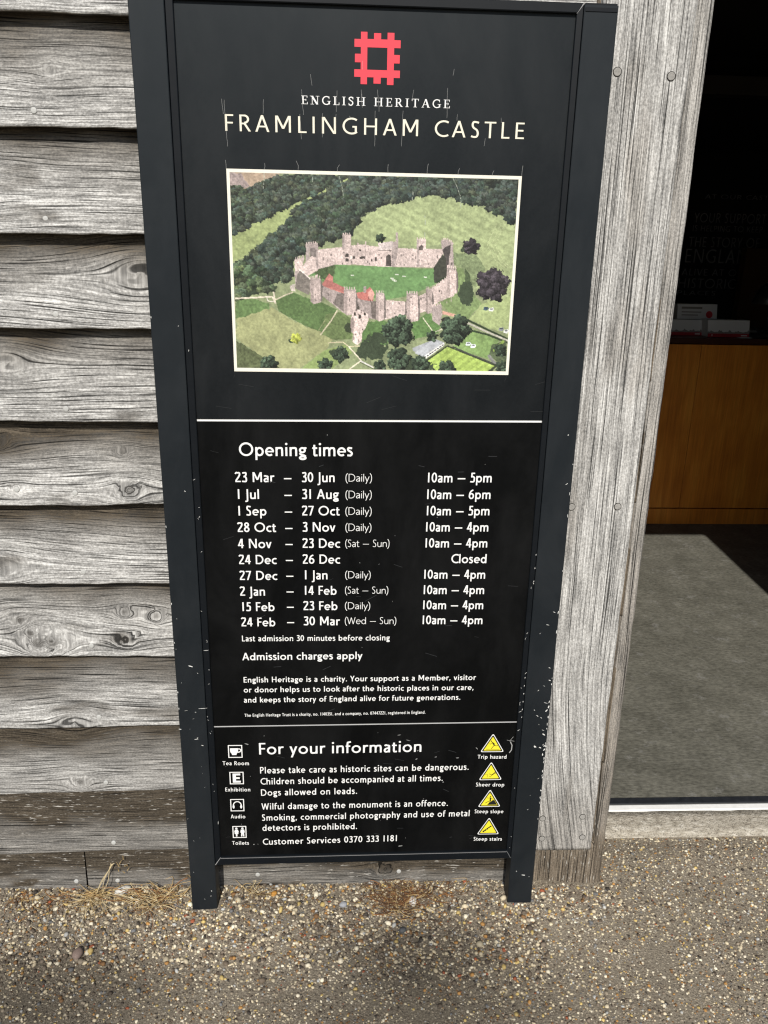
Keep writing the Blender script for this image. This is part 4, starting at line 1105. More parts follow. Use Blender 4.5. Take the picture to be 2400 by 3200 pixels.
cf = fl.mix(1.0, cf, fl.ramp(a2, [(0.3, 0.62), (0.7, 1.30)]), 'MULTIPLY')
mk = fl.ramp(fl.noise(tf, 16.0, 5.0, 0.75), [(0.58, 0.0), (0.68, 1.0)])
cf = fl.mix(fl.math('MULTIPLY', mk, 0.45), cf, (0.26, 0.255, 0.24))
sp = fl.ramp(fl.noise(tf, 38.0, 2.0, 0.5), [(0.755, 0.0), (0.775, 1.0)])
cf = fl.mix(fl.math('MULTIPLY', sp, 0.6), cf, (0.04, 0.038, 0.034))
fl.bump(a2, 0.25, 0.003); fl.set(cf, 0.75, 0.25)
m = MB(); m.box((0.46, 0.3662, -0.02), (5.0, 5.0, 0.0215)); structure("floor", m, fl.mat)
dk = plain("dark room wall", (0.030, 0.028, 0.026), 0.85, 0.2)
lt = plain("pale bounce wall", (0.55, 0.53, 0.48), 0.9, 0.2)  # unseen side walls coloured pale to bounce light into the room
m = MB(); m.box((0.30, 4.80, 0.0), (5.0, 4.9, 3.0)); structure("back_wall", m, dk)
m = MB(); m.box((0.20, 0.345, 0.0), (0.44, 4.8, 3.0)); structure("left_bounce_wall", m, lt)
m = MB(); m.box((5.0, 0.1, 0.0), (5.1, 4.9, 3.0)); structure("right_bounce_wall", m, lt)
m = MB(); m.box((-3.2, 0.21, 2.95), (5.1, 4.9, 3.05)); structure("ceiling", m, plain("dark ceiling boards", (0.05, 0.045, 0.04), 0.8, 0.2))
LINTEL = 2.24; JAMB = 1.882
m = MB(); m.box((0.651, 0.10, LINTEL), (JAMB, 0.34, 2.949)); structure("lintel_wall", m, M['nail'] and plain("timber lintel", (0.30, 0.28, 0.25), 0.85, 0.2, 0, .4))
m = MB(); m.box((JAMB, 0.10, -0.05), (4.999, 0.30, 2.949)); structure("right_front_wall", m, plain("weathered boarding", (0.36, 0.35, 0.33), 0.85, 0.2, 0, .4))
m = MB(); m.box((0.45, 4.55, 2.66), (4.9, 4.66, 2.78)); tag(m.build("ceiling_beam", plain("dark beam", (0.10, 0.085, 0.07), 0.8, 0.2)), "dark horizontal beam high on the back wall of the room", "beam")

# reception counter
ply = NT("varnished plywood"); tp = ply.n("ShaderNodeTexCoord").outputs["Object"]
w1 = ply.noise(ply.vmul(tp, (26, 26, 2.2)), 1.0, 4.0, 0.6, 0.6); w2 = ply.noise(ply.vmul(tp, (140, 140, 5)), 1.0, 2.0, 0.6); w3 = ply.noise(tp, 3.0, 3.0, 0.6)
cw = ply.ramp(ply.math('MULTIPLY_ADD', w1, 0.6, ply.math('MULTIPLY', w3, 0.4)), [(0.32, (0.44, 0.135, 0.015)), (0.5, (0.62, 0.215, 0.025)), (0.68, (0.76, 0.31, 0.042))])
cw = ply.mix(1.0, cw, ply.ramp(w2, [(0.3, 0.82), (0.7, 1.1)]), 'MULTIPLY')
ply.set(cw, 0.45, 0.35)
CF = 2.84
ctr = empty("reception_counter", (2.6, CF + .3, 0.0215))
tag(ctr, "orange brown plywood reception counter inside the dark doorway", "counter")
edges = [1.20, 1.9787, 2.757, 3.535, 4.2]
for a, b in zip(edges[:-1], edges[1:]):
    m = MB(); m.box((a + .0012, CF, 0.124), (b - .0012, CF + .02, 1.082)); m.build("front_panel", ply.mat, ctr, bevel=.0015)
m = MB(); m.box((1.20, CF + .004, 0.0215), (4.2, CF + .02, 0.116)); m.build("kick_board", ply.mat, ctr)
m = MB(); m.box((1.17, CF - .012, 1.088), (4.23, CF + .62, 1.118)); m.build("countertop", [plain("brown countertop", (0.045, 0.014, 0.008), 0.35, 0.5, 0, .2)], ctr, bevel=.003)
m = MB(); m.box((1.21, CF + .03, 0.03), (4.19, CF + .55, 1.08)); m.build("carcass", dk, ctr)
CT = 1.118

# leaflet boxes on the counter
paper = plain("white card", (0.55, 0.55, 0.55), 0.6, 0.3, 0, .04); redc = plain("dark red card", (0.30, 0.012, 0.02), 0.5, 0.4); greyc = plain("grey town silhouette", (0.20, 0.185, 0.175), 0.6, 0.3); seal = plain("red seal", (0.45, 0.02, 0.03), 0.5, 0.4)
sk = random.Random(11)


def leaflet_box(x, y, wd, hh, label, lines, disc):
    r_ = empty("leaflet_box", (x, y, CT)); tag(r_, label, "leaflet box", "leaflet boxes on the counter")
    m = MB()
    tilt = .22
    P = lambda a, b, e=0.0: (x + (a - .5) * wd, y + b * hh * tilt - e, CT + .002 + b * hh)
    m.prism([P(0, 0), P(1, 0), P(1, 1), P(0, 1)], [(q[0], y + .11, q[2]) for q in (P(0, 0), P(1, 0), P(1, 1), P(0, 1))])
    b_ = m.build("box", paper, r_)
    m = MB(); m.face([P(0, 0, .001), P(1, 0, .001), P(1, .20, .001), P(0, .20, .001)]); 
    if not lines:
        for q in ((.09, .05, .115, .15), (.80, .07, .95, .13)): m.face([P(q[0], q[1], .002), P(q[2], q[1], .002), P(q[2], q[3], .002), P(q[0], q[3], .002)], 1)
    m.build("red_band", [redc, paper], b_)
    sky_ = [(i / 40, .20 + .05 + .16 * sk.random() * (.5 + .5 * math.sin(i * .7)) + .04) for i in range(41)]
    m = MB(); m.face([P(0, .202, .001), P(1, .202, .001)] + [P(a, b, .001) for a, b in sky_[::-1]]); m.build("skyline_print", greyc, b_)
    if lines:
        m = MB()
        for (z_, x1_, hh_) in ((.84, .62, .07), (.72, .60, .035), (.62, .52, .035)): m.face([P(.10, z_, .0015), P(x1_, z_, .0015), P(x1_, z_ + hh_, .0015), P(.10, z_ + hh_, .0015)])
        m.build("printed_lines", greyc, b_)
    if disc:
        m = MB(); m.face([P(.80 + .085 * math.cos(q), .66 + .085 * wd / hh * math.sin(q), .002) for q in np.linspace(0, 6.28, 20, endpoint=False)]); m.build("round_seal", seal, b_)


leaflet_box(2.035, 3.06, 0.235, 0.168, "white leaflet box with a red round seal, back one on the counter", True, True)
leaflet_box(2.15, 2.90, 0.24, 0.092, "low white leaflet box with a red base, front one on the counter", False, False)
leaflet_box(1.93, 2.98, 0.20, 0.085, "shadowed grey leaflet box behind the front one on the counter", False, False)
lp = empty("desk_lamp", (2.44, 3.05, CT)); tag(lp, "black desk lamp with a hooded shade on the counter's far end", "desk lamp")
blk = plain("black enamel", (0.012, 0.012, 0.012), 0.3, 0.5)
m = MB(); m.lathe([(0.075, 0.0), (0.075, 0.012), (0.015, 0.022), (0.012, 0.03)], (2.44, 3.05, CT), 'z', 24); m.build("base", blk, lp, smooth=True)
m = MB(); m.tube([(2.44, 3.05, CT + .02), (2.445, 3.05, CT + .14), (2.43, 3.04, CT + .26)], .012, 10); m.build("stem", blk, lp, smooth=True)
m = MB(); m.lathe([(0.085, -0.04), (0.088, -0.03), (0.07, 0.03), (0.035, 0.07), (0.012, 0.085)], (2.415, 3.03, CT + .22), 'z', 26); m.build("shade", blk, lp, smooth=True)
m = MB(); m.lathe([(0.080, -0.0375), (0.02, -0.036)], (2.415, 3.03, CT + .22), 'z', 20); m.build("reflector", plain("white enamel", (.7, .7, .66), .3, .5), lp)
cr_ = empty("card_reader", (2.30, 2.93, CT)); tag(cr_, "small black card reader beside the front leaflet box", "card reader")
m = MB(); m.prism([(2.240, 2.90, CT), (2.380, 2.90, CT), (2.380, 3.02, CT), (2.240, 3.02, CT)], [(2.250, 2.905, CT + .022), (2.370, 2.905, CT + .022), (2.370, 3.01, CT + .05), (2.250, 3.01, CT + .05)]); b_ = m.build("body", blk, cr_, bevel=.004)
m = MB(); m.face([(2.265, 2.925, CT + .0285), (2.330, 2.925, CT + .0285), (2.330, 2.96, CT + .038), (2.265, 2.96, CT + .038)]); m.build("screen", plain("grey screen", (.35, .35, .35), .2, .6), b_)
pp = MB(); pp.prism([(2.200, 2.865, CT + .001), (2.270, 2.86, CT + .001), (2.265, 2.95, CT + .001), (2.195, 2.95, CT + .001)], [(2.200, 2.865, CT + .004), (2.270, 2.86, CT + .004), (2.265, 2.95, CT + .004), (2.195, 2.95, CT + .004)])
tag(pp.build("paper_sheet", paper), "loose white paper sheet between the front leaflet box and card reader", "paper")

# dark banner on the wall behind, with grey capitals
bn = empty("wall_banner", (2.6, 4.2, 1.9)); tag(bn, "tall black banner with faint grey capitals behind the counter", "banner")
BY = 4.20
m = MB(); m.box((2.20, BY, 1.12), (3.10, BY + .02, 2.25)); m.build("cloth", plain("black banner", (0.010, 0.010, 0.011), 0.8, 0.2), bn)
m = MB()
for s_, x0, z0, wd, cp in [('AT OUR CASTLE', 2.47, 1.945, .52, .028), ('YOUR SUPPORT', 2.413, 1.790, .515, .062), ('IS HELPING TO KEEP', 2.413, 1.732, .50, .038), ('THE STORY OF', 2.397, 1.628, .51, .066),
                           ('ENGLAND', 2.387, 1.522, .535, .092), ('ALIVE AT OUR', 2.375, 1.435, .50, .045), ('HISTORIC', 2.362, 1.348, .41, .066), ('PLACES', 2.362, 1.300, .28, .03)]:
    set_text(m, s_, 'banner', x0, z0, wd, BY - .002, 0, cap=cp)
m.build("lettering", plain("grey lettering", (0.16, 0.16, 0.165), 0.7, 0.3), bn)
bd = MB(); bd.box((2.70, 3.95, 1.10), (3.9, 4.02, 1.62)); tag(bd.build("display_board", plain("dark brown board", (0.06, 0.030, 0.012), 0.7, 0.2)), "dark brown display board in front of the black banner", "board")

# ------------------------------------------------------------------ dried grass at the foot of the wall
def tuft(x, y, n, ln, spread, cols, label, up=0.35, stalk=False, seed=0, curl=1.0, sx=.014, sy=.008):
    r = random.Random(seed)
    m = MB()
    for i in range(n):
        a = r.uniform(0, 2 * math.pi); L_ = ln * 1.35 * r.uniform(.35, 1.15); k = spread * r.uniform(.4, 1.1)
        bx, by = x + r.gauss(0, sx), min(y + r.gauss(0, sy), .066)
        dy = math.sin(a); dy = -abs(dy) if r.random() < .8 else dy * .25
        pts = []; c0 = r.uniform(-.7, .7) * curl; hh = up * r.uniform(.3, 1.2)
        for j in range(7):
            t = j / 6; aa = math.atan2(dy, math.cos(a)) + c0 * t * 1.6
            px_, py_ = bx + math.cos(aa) * L_ * k * t, min(by + math.sin(aa) * L_ * k * t, .070)
            pts.append((px_, py_, .006 + L_ * hh * (math.sin(t * 2.3) * .95) + .002 * r.random()))
        w_ = r.uniform(.0006, .0012)
        m.tube(pts, [w_ * q for q in (1, 1, .95, .85, .7, .5, .25)], 3, r.randrange(len(cols)))
    if stalk:
        for i in range(4):
            tx, tz = x + r.uniform(.03, .06), r.uniform(.05, .105)
            pts = [(x + r.gauss(0, .010), y, .006), (x + (tx - x) * .35 + r.gauss(0, .006), y + .004, tz * .5), (x + (tx - x) * .8 + r.gauss(0, .004), min(y + .01, .064), tz * .9), (tx, min(y + .012, .066), tz)]
            m.tube([tuple(q) for q in catmull(pts, 4)], .0008, 4, 1)
        for i in range(10):
            b = (x + r.uniform(.045, .07), .060 + r.uniform(-.004, .006), r.uniform(.065, .105))
            m.tube([b, (b[0] + r.uniform(-.006, .008), b[1] - .003, b[2] + r.uniform(.006, .016))], [.0014, .0004], 4, 0)
    mats = [DRY[c_] for c_ in cols]
    ob = m.build("grass_tuft", mats)
    tag(ob, label, "grass tuft", "dry grass tufts along the wall")
    return ob


DRY = {'straw': plain("straw", (0.42, 0.30, 0.14), 0.8, 0.2, 0, .25), 'pale': plain("pale straw", (0.56, 0.46, 0.28), 0.8, 0.2, 0, .2), 'rust': plain("rusty dead leaf", (0.26, 0.125, 0.05), 0.85, 0.2, 0, .3), 'brown': plain("dead root", (0.11, 0.062, 0.034), 0.9, 0.1, 0, .3)}
tuft(-0.600, 0.045, 80, .075, 1.0, ['straw', 'pale', 'straw'], "straw coloured grass tuft with tall seed stalks left of the sign", .22, True, 1, 1.0, .022, .010)
tuft(-0.690, 0.040, 46, .045, 1.0, ['straw', 'rust', 'brown'], "short thin dry grass patch farthest left along the wall", .12, False, 2, 1.5, .035, .012)
tuft(-0.470, 0.035, 130, .070, 1.0, ['rust', 'straw', 'pale', 'straw'], "bushy rust tinged dry grass tuft next to the sign's left leg", .35, False, 3, 1.6, .030, .016)
tuft(-0.365, 0.060, 10, .05, .7, ['straw', 'pale'], "few thin dry blades against the outside of the left leg", .6, False, 4)
tuft(-0.235, 0.050, 26, .045, .9, ['pale', 'straw'], "small pale dry grass tuft just inside the left leg", .4, False, 5, 1.6, .018, .008)
tuft(-0.185, 0.030, 46, .045, .8, ['straw', 'rust', 'brown'], "flattened golden dry grass between the sign's legs", .12, False, 6, 1.8, .020, .014)
tuft(0.130, 0.022, 430, .036, 1.0, ['brown', 'rust', 'brown', 'straw', 'brown'], "dark brown matted dead root clump below the middle of the sign", .30, False, 7, 3.0, .040, .026)
tuft(0.235, 0.040, 34, .040, 1.1, ['rust', 'straw', 'brown'], "sparse dry blades right of the brown root clump", .25, False, 8, 2.0, .026, .016)
tuft(-0.80, 0.055, 90, .030, 1.0, ['brown', 'rust', 'straw'], "thin brown dead grass litter along the wall at the photo's left edge", .10, False, 9, 2.2, .026, .010)

# ------------------------------------------------------------------ printed aerial photograph on the header panel (inked dot by dot into the print's mesh)
def paint_print(nu, nv):
    src = [(0, 0), (1, 0), (1, 1), (0, 1)]; dst = [(60, 65), (1565, 100), (1490, 1093), (103, 1080)]
    A_, b_ = [], []
    for (u, v), (x, y) in zip(src, dst):
        A_ += [[u, v, 1, 0, 0, 0, -u * x, -v * x], [0, 0, 0, u, v, 1, -u * y, -v * y]]; b_ += [x, y]
    h = np.linalg.solve(np.array(A_, float), np.array(b_, float))
    U, V = np.meshgrid(np.linspace(0, 1, nu), np.linspace(0, 1, nv))
    d = h[6] * U + h[7] * V + 1
    X, Y = (h[0] * U + h[1] * V + h[2]) / d, (h[3] * U + h[4] * V + h[5]) / d
    img = np.zeros((nv, nu, 3)); r = np.random.default_rng(3)

    def inside(P, wob=0.0, sd=1):
        x, y = X, Y
        if wob:
            x = X + (vnoise(X / 14, Y / 14, sd) - .5) * 2 * wob; y = Y + (vnoise(X / 14, Y / 14, sd + 1) - .5) * 2 * wob
        ok = np.zeros(X.shape, bool); n = len(P)
        for i in range(n):
            (x0, y0), (x1, y1) = P[i], P[(i + 1) % n]
            if y0 == y1: continue
            ok ^= ((y0 > y) != (y1 > y)) & (x < (x1 - x0) * (y - y0) / (y1 - y0) + x0)
        return ok

    def fill(P, c, var=0.10, sc=16, wob=0.0, sd=1, ang=None):
        mk = inside(P, wob, sd)
        if not mk.any(): return mk
        n = fbm(X[mk] / sc + sd * 3, Y[mk] / sc + sd, sd, 4) - .5
        f = 1 + var * 2 * n + var * .5 * (r.random(mk.sum()) - .5)
        img[mk] = np.array(c)[None] * f[:, None]
        return mk

    def line(P, w_, c, var=.08):
        for (x0, y0), (x1, y1) in zip(P[:-1], P[1:]):
            dx, dy = x1 - x0, y1 - y0; L2 = dx * dx + dy * dy + 1e-6
            t = np.clip(((X - x0) * dx + (Y - y0) * dy) / L2, 0, 1)
            mk = np.hypot(X - x0 - t * dx, Y - y0 - t * dy) < w_ / 2
            img[mk] = np.array(c) * (1 + var * (r.random((mk.sum(), 1)) - .5) * 2)

    def trees(P, n, r0, r1, c, sd=1, dark=.55, hi=1.28):
        q = np.random.default_rng(sd); P_ = np.array(P)
        fill(P, tuple(np.array(c) * dark * 1.1), .3, 14, 6, sd)
        pts = []
        (xa, ya), (xb, yb) = P_.min(0), P_.max(0)
        while len(pts) < n:
            x, y = q.uniform(xa, xb), q.uniform(ya, yb); ok = False
            for i in range(len(P)):
                (x0, y0), (x1, y1) = P[i], P[(i + 1) % len(P)]
                if (y0 > y) != (y1 > y) and x < (x1 - x0) * (y - y0) / (y1 - y0) + x0: ok = not ok
            if ok: pts.append((x, y))
        for x, y in sorted(pts, key=lambda p_: p_[1]): crown(x, y, q.uniform(r0, r1), np.array(c) * q.uniform(.72, 1.2) * np.array([q.uniform(.92, 1.12), 1, q.uniform(.85, 1.1)]), q, dark, hi)

    def crown(x, y, rad, c, q, dark=.45, hi=1.35, sy=.95):
        sel = (np.abs(X - x) < rad * 1.3) & (np.abs(Y - y) < rad * 1.3)
        if not sel.any(): return
        dx, dy = (X[sel] - x) / rad, (Y[sel] - y) / (rad * sy)
        an = np.arctan2(dy, dx); ph = q.uniform(0, 6)
        edge = 1 + .13 * np.sin(5 * an + ph) + .08 * np.sin(9 * an + 2 * ph)
        d_ = np.hypot(dx, dy) / edge
        nz = fbm(X[sel] / 7.5 + ph * 9, Y[sel] / 7.5, int(ph * 40), 3)
        lit = np.clip(.52 - .42 * dy - .28 * dx + 1.5 * (nz - .5), 0, 1)
        v = dark + (hi - dark) * lit
        mk = d_ + .35 * (nz - .5) < .95
        sub = img[sel]; sub[mk] = (c[None] * v[:, None])[mk]; img[sel] = sub

    G = (128, 140, 96)
    fill([(0, 0), (1700, 0), (1700, 1200), (0, 1200)], G, .12, 26, 0, 2)
    # far brown field, strips of meadow, big mown field
    fill([(40, 40), (345, 60), (235, 130), (150, 150), (40, 170)], (160, 136, 112), .12, 20, 3, 3)
    fill([(40, 60), (120, 75), (165, 140), (50, 170)], (146, 128, 124), .22, 7, 3, 4)
    fill([(60, 400), (250, 300), (430, 215), (560, 150), (720, 75), (800, 75), (650, 150), (440, 240), (330, 350), (230, 430), (140, 510), (60, 540)], (142, 156, 94), .12, 14, 3, 5)
    fill([(690, 410), (720, 330), (840, 240), (1000, 195), (1130, 183), (1260, 210), (1420, 260), (1540, 330), (1545, 700), (1400, 740), (1230, 520), (1200, 440), (960, 450), (800, 430)], (146, 160, 106), .10, 22, 3, 6)
    mk = inside([(700, 410), (730, 330), (850, 240), (1010, 198), (1130, 188), (1260, 215), (1420, 265), (1530, 335), (1530, 520), (1380, 500), (1240, 440), (960, 445)])
    sstr = np.sin((Y * .9 - X * .45) / 6.5 + 2.5 * fbm(X / 60, Y / 60, 12, 2)); img[mk] *= (1 + .040 * sstr[mk])[:, None]
    for q in (0, 22, 40): line([(1450 + q, 330), (1400 + q, 440), (1440 + q, 520), (1490 + q * .8, 560)], 2.2, (168, 178, 124))
    line([(1450, 300), (1240, 330)], 1.5, (158, 170, 116))
    # woods
    W = (60, 73, 60)
    trees([(60, 145), (160, 150), (300, 85), (440, 80), (700, 80), (560, 150), (420, 220), (250, 300), (60, 400)], 380, 10, 22, W, 11)
    trees([(720, 85), (1560, 95), (1540, 330), (1420, 255), (1260, 205), (1130, 180), (1010, 192), (850, 238), (740, 300), (700, 380), (640, 390), (600, 150), (650, 120)], 520, 11, 26, (58, 71, 62), 12)
    trees([(600, 150), (700, 130), (800, 150), (850, 230), (735, 290), (695, 380), (640, 395), (500, 450), (450, 480), (400, 520), (390, 620), (290, 640), (110, 720), (90, 560), (150, 510), (240, 430), (340, 345), (430, 230)], 640, 11, 26, (58, 72, 60), 13)
    trees([(85, 530), (150, 530), (290, 670), (200, 700), (95, 730)], 40, 14, 26, (74, 94, 66), 14)
    # mounds, slopes, paths below the walls
    fill([(95, 735), (180, 722), (270, 748), (272, 775), (220, 800), (95, 830)], (92, 122, 66), .16, 12, 3, 15)
    fill([(300, 730), (390, 690), (470, 720), (560, 750), (625, 780), (540, 900), (430, 850), (320, 790)], (84, 112, 60), .18, 9, 3, 16)
    fill([(100, 830), (280, 770), (420, 850), (560, 905), (600, 930), (560, 985), (420, 1085), (300, 1080), (100, 930)], (146, 150, 98), .12, 30, 5, 17)
    fill([(560, 985), (660, 960), (700, 1000), (600, 1080), (430, 1085)], (128, 150, 82), .12, 18, 4, 18)
    fill([(100, 940), (250, 1030), (330, 1085), (100, 1090)], (86, 96, 60), .25, 10, 5, 19)
    fill([(560, 800), (640, 790), (700, 830), (700, 930), (600, 935), (540, 905)], (100, 120, 68), .18, 9, 3, 20)
    fill([(740, 850), (860, 830), (900, 850), (880, 960), (750, 950)], (86, 120, 62), .18, 9, 3, 21)
    fill([(1000, 850), (1090, 790), (1160, 850), (1140, 900), (1020, 930)], (92, 130, 66), .14, 12, 3, 22)
    fill([(1150, 740), (1230, 700), (1240, 560), (1290, 560), (1310, 680), (1370, 745), (1290, 830), (1200, 790)], (116, 140, 82), .14, 12, 3, 23)
    fill([(1220, 480), (1340, 490), (1390, 560), (1340, 660), (1300, 640), (1270, 560), (1225, 540)], (116, 132, 88), .22, 9, 4, 24)
    fill([(1285, 560), (1310, 600), (1310, 670), (1280, 680)], (70, 86, 54), .2, 8, 2, 25)
    line([(95, 722), (190, 718), (285, 712), (300, 745), (292, 690)], 8, (202, 190, 166)); line([(255, 712), (262, 735), (290, 738)], 5, (204, 196, 178)); line([(300, 730), (350, 705), (390, 690)], 6, (190, 178, 150))
    line([(620, 785), (590, 835), (535, 908)], 6, (196, 184, 152)); line([(525, 885), (560, 830)], 2.5, (150, 150, 104)); line([(575, 950), (650, 945), (680, 968), (860, 962)], 5, (190, 178, 140)); line([(680, 968), (745, 1040), (680, 1088)], 6, (206, 196, 170)); line([(740, 1042), (805, 1075)], 7, (196, 192, 184))
    line([(740, 1050), (805, 1082)], 3, (40, 46, 36)); line([(1065, 820), (1115, 888)], 5, (200, 196, 166)); line([(1130, 890), (1180, 870)], 4, (190, 184, 160))
    # car park lawn, lane, hedges, bowling green and its pavilion, on the right
    fill([(1305, 825), (1370, 745), (1520, 705), (1505, 900), (1400, 870)], (150, 166, 104), .10, 20, 2, 26)
    fill([(1210, 970), (1330, 880), (1460, 930), (1400, 1030), (1300, 1000)], (118, 150, 80), .10, 16, 2, 27)
    line([(1300, 832), (1400, 880), (1510, 930)], 10, (48, 64, 40)); line([(1290, 842), (1390, 888), (1510, 938)], 9, (176, 172, 156)); line([(1320, 885), (1400, 905), (1500, 945)], 10, (50, 68, 42))
    fill([(1420, 960), (1490, 930), (1495, 1060), (1440, 1040), (1405, 1010)], (78, 92, 62), .3, 8, 4, 28); line([(1405, 1015), (1440, 1060), (1490, 1070)], 16, (120, 122, 116)); line([(1432, 985), (1478, 940)], 14, (126, 156, 62))
    fill([(1070, 1040), (1190, 960), (1450, 1060), (1420, 1095), (1120, 1095)], (56, 66, 44), .15, 10, 2, 29)
    fill([(1085, 1043), (1190, 968), (1432, 1065), (1395, 1093), (1130, 1090)], (156, 184, 76), .06, 10, 0, 30)
    mk = inside([(1085, 1043), (1190, 968), (1432, 1065), (1395, 1093), (1130, 1090)]); img[mk] *= (1 + .05 * np.sign(np.sin((X + 1.4 * Y) / 9))[mk])[:, None]
    line([(1220, 968), (1300, 1003), (1420, 1050)], 7, (66, 70, 60))
    fill([(1010, 975), (1100, 938), (1112, 950), (1040, 1000), (1012, 990)], (148, 152, 158), .06, 10, 0, 31)
    fill([(1022, 1000), (1120, 926), (1175, 945), (1060, 1022)], (162, 166, 172), .05, 10, 0, 32); fill([(1060, 1022), (1175, 945), (1172, 962), (1066, 1038)], (226, 224, 216), .04, 10, 0, 33)
    for i in range(8): line([(1072 + i * 13, 1024 - i * 9), (1078 + i * 13, 1020 - i * 9)], 6, (70, 74, 84))
    # courtyard
    fill([(470, 600), (610, 545), (880, 556), (1120, 566), (1185, 600), (1120, 650), (1000, 705), (860, 728), (700, 690), (560, 640)], (98, 140, 78), .09, 30, 0, 34)
    fill([(500, 580), (560, 540), (615, 550), (605, 610), (540, 625)], (72, 92, 54), .3, 9, 5, 35)
    fill([(1122, 566), (1190, 560), (1190, 640), (1125, 640)], (40, 62, 34), .12, 10, 2, 36)
    for x, y in [(700, 600), (912, 622), (922, 628), (930, 595), (968, 605), (1078, 608), (1145, 606), (905, 615)]: line([(x - 6, y), (x + 6, y + 1)], 6, (190, 196, 178), .15)
    # stone
    def stone(P, c, sd, v=.22): return fill(P, c, v, 5.0, 1.2, sd)
    S1, S2, S3 = (188, 167, 160), (156, 140, 135), (116, 105, 101)
    def batt(x0, y0, x1, y1, n, h_, c):
        for i in range(n):
            t0, t1 = (i + .12) / n, (i + .60) / n
            stone([(x0 + (x1 - x0) * t0, y0 + (y1 - y0) * t0 + 2), (x0 + (x1 - x0) * t1, y0 + (y1 - y0) * t1 + 2), (x0 + (x1 - x0) * t1, y0 + (y1 - y0) * t1 - h_), (x0 + (x1 - x0) * t0, y0 + (y1 - y0) * t0 - h_)], c, 60 + i)
    # far range seen from inside, sunlit
    stone([(520, 468), (655, 452), (740, 440), (850, 452), (920, 460), (1030, 462), (1160, 462), (1185, 470), (1130, 560), (900, 556), (690, 545), (610, 545), (520, 570)], S1, 40)
    for i in range(14): x = 535 + i * 46; line([(x, 470), (x + 2, 545)], 1.6, (182, 162, 156))
    for (x, y, w_, h_) in [(672, 496, 18, 20), (672, 520, 18, 18), (708, 508, 14, 16), (752, 508, 30, 14), (800, 522, 10, 14), (822, 515, 12, 22), (888, 520, 26, 64), (672, 462, 18, 14), (740, 470, 10, 12), (1052, 500, 8, 10), (1050, 540, 10, 8)]:
        fill([(x - w_ / 2, y + h_ / 2), (x - w_ / 2, y - h_ * .3), (x, y - h_ / 2), (x + w_ / 2, y - h_ * .3), (x + w_ / 2, y + h_ / 2)], (74, 66, 62), .2, 8, .8, 41)
    stone([(834, 432), (910, 424), (915, 465), (838, 468)], (188, 172, 168), 42); line([(834, 470), (912, 470)], 3, (84, 76, 72)); stone([(905, 470), (912, 425), (924, 425), (926, 378), (937, 378), (938, 470), (920, 556), (905, 556)], S2, 43)
    for (x0, x1, y0, y1) in [(648, 693, 390, 468), (1034, 1082, 412, 556), (725, 732, 432, 500), (766, 773, 425, 525)]:
        stone([(x0, y1), (x0, y0), (x1, y0), (x1, y1)], S1, 44); stone([(x0, y1), (x0, y0), (x0 + (x1 - x0) * .25, y0), (x0 + (x1 - x0) * .25, y1)], S2, 45)
        if x1 - x0 > 20: batt(x0, y0, x1, y0, 4, 10, S1)
    fill([(1045, 470), (1045, 450), (1058, 440), (1068, 450), (1068, 470)], (86, 76, 72), .2, 8, 1, 46)
    # left corner tower and its wall walk
    stone([(440, 560), (470, 510), (520, 480), (520, 575), (470, 605), (440, 580)], S1, 47)
    stone([(458, 440), (505, 434), (524, 446), (524, 565), (512, 565), (508, 470), (480, 470), (476, 520), (460, 530)], S2, 48); fill([(480, 505), (480, 462), (510, 458), (512, 505)], S3, .2, 8, 1, 49); batt(458, 440, 505, 434, 4, 9, S1); batt(505, 434, 524, 446, 2, 9, S1)
    stone([(400, 520), (450, 508), (440, 570), (425, 600), (404, 640)], S1, 50); batt(402, 520, 450, 508, 5, 12, S1)
    # right corner tower, shaded inside
    stone([(1160, 420), (1190, 412), (1222, 430), (1226, 560), (1210, 620), (1190, 600), (1185, 500), (1165, 470)], S2, 51); fill([(1168, 470), (1185, 450), (1212, 440), (1196, 560), (1190, 600), (1180, 540)], (70, 64, 62), .25, 9, 2, 52); batt(1162, 420, 1190, 412, 3, 9, S1); batt(1190, 412, 1222, 430, 3, 9, S1)
    fill([(1120, 560), (1168, 490), (1185, 510), (1190, 600), (1125, 640)], (60, 62, 52), .2, 9, 2, 53)
    # near curtain walls with wall walk
    stone([(400, 585), (425, 570), (470, 615), (540, 650), (655, 690), (720, 715), (800, 735), (822, 735), (822, 830), (655, 795), (540, 705), (485, 690), (405, 660)], S2, 54)
    fill([(412, 600), (428, 578), (482, 625), (478, 705), (405, 670)], (112, 104, 96), .2, 8, 1, 55); fill([(620, 700), (655, 690), (655, 790), (600, 745)], (112, 102, 96), .16, 8, 1, 56); fill([(795, 740), (822, 732), (822, 830), (800, 820)], (112, 100, 94), .16, 8, 1, 57)
    line([(425, 572), (470, 612), (540, 655)], 9, (206, 192, 182)); line([(430, 580), (475, 620)], 4, (120, 112, 106))
    stone([(860, 728), (985, 735), (1080, 690), (1130, 655), (1190, 608), (1238, 560), (1225, 705), (1150, 735), (1085, 785), (1010, 800), (860, 830)], S1, 58)
    for i in range(16): x = 865 + i * 23; line([(x, 735 - max(0, x - 985) * .62), (x + 1, 815 - max(0, x - 985) * .35)], 1.5, (180, 160, 154))
    fill([(972, 735), (985, 730), (985, 808), (972, 806)], (106, 96, 92), .15, 8, 1, 59); batt(1090, 690, 1236, 570, 14, 8, S1)
    # red tiled ranges in the court
    fill([(540, 650), (580, 592), (600, 610), (600, 636), (660, 665), (655, 695), (560, 662)], (186, 108, 98), .10, 6, 1, 70); fill([(540, 650), (560, 622), (600, 636), (660, 665), (655, 690)], (168, 96, 88), .10, 6, 1, 71); stone([(508, 600), (520, 596), (524, 640), (510, 640)], S1, 72)
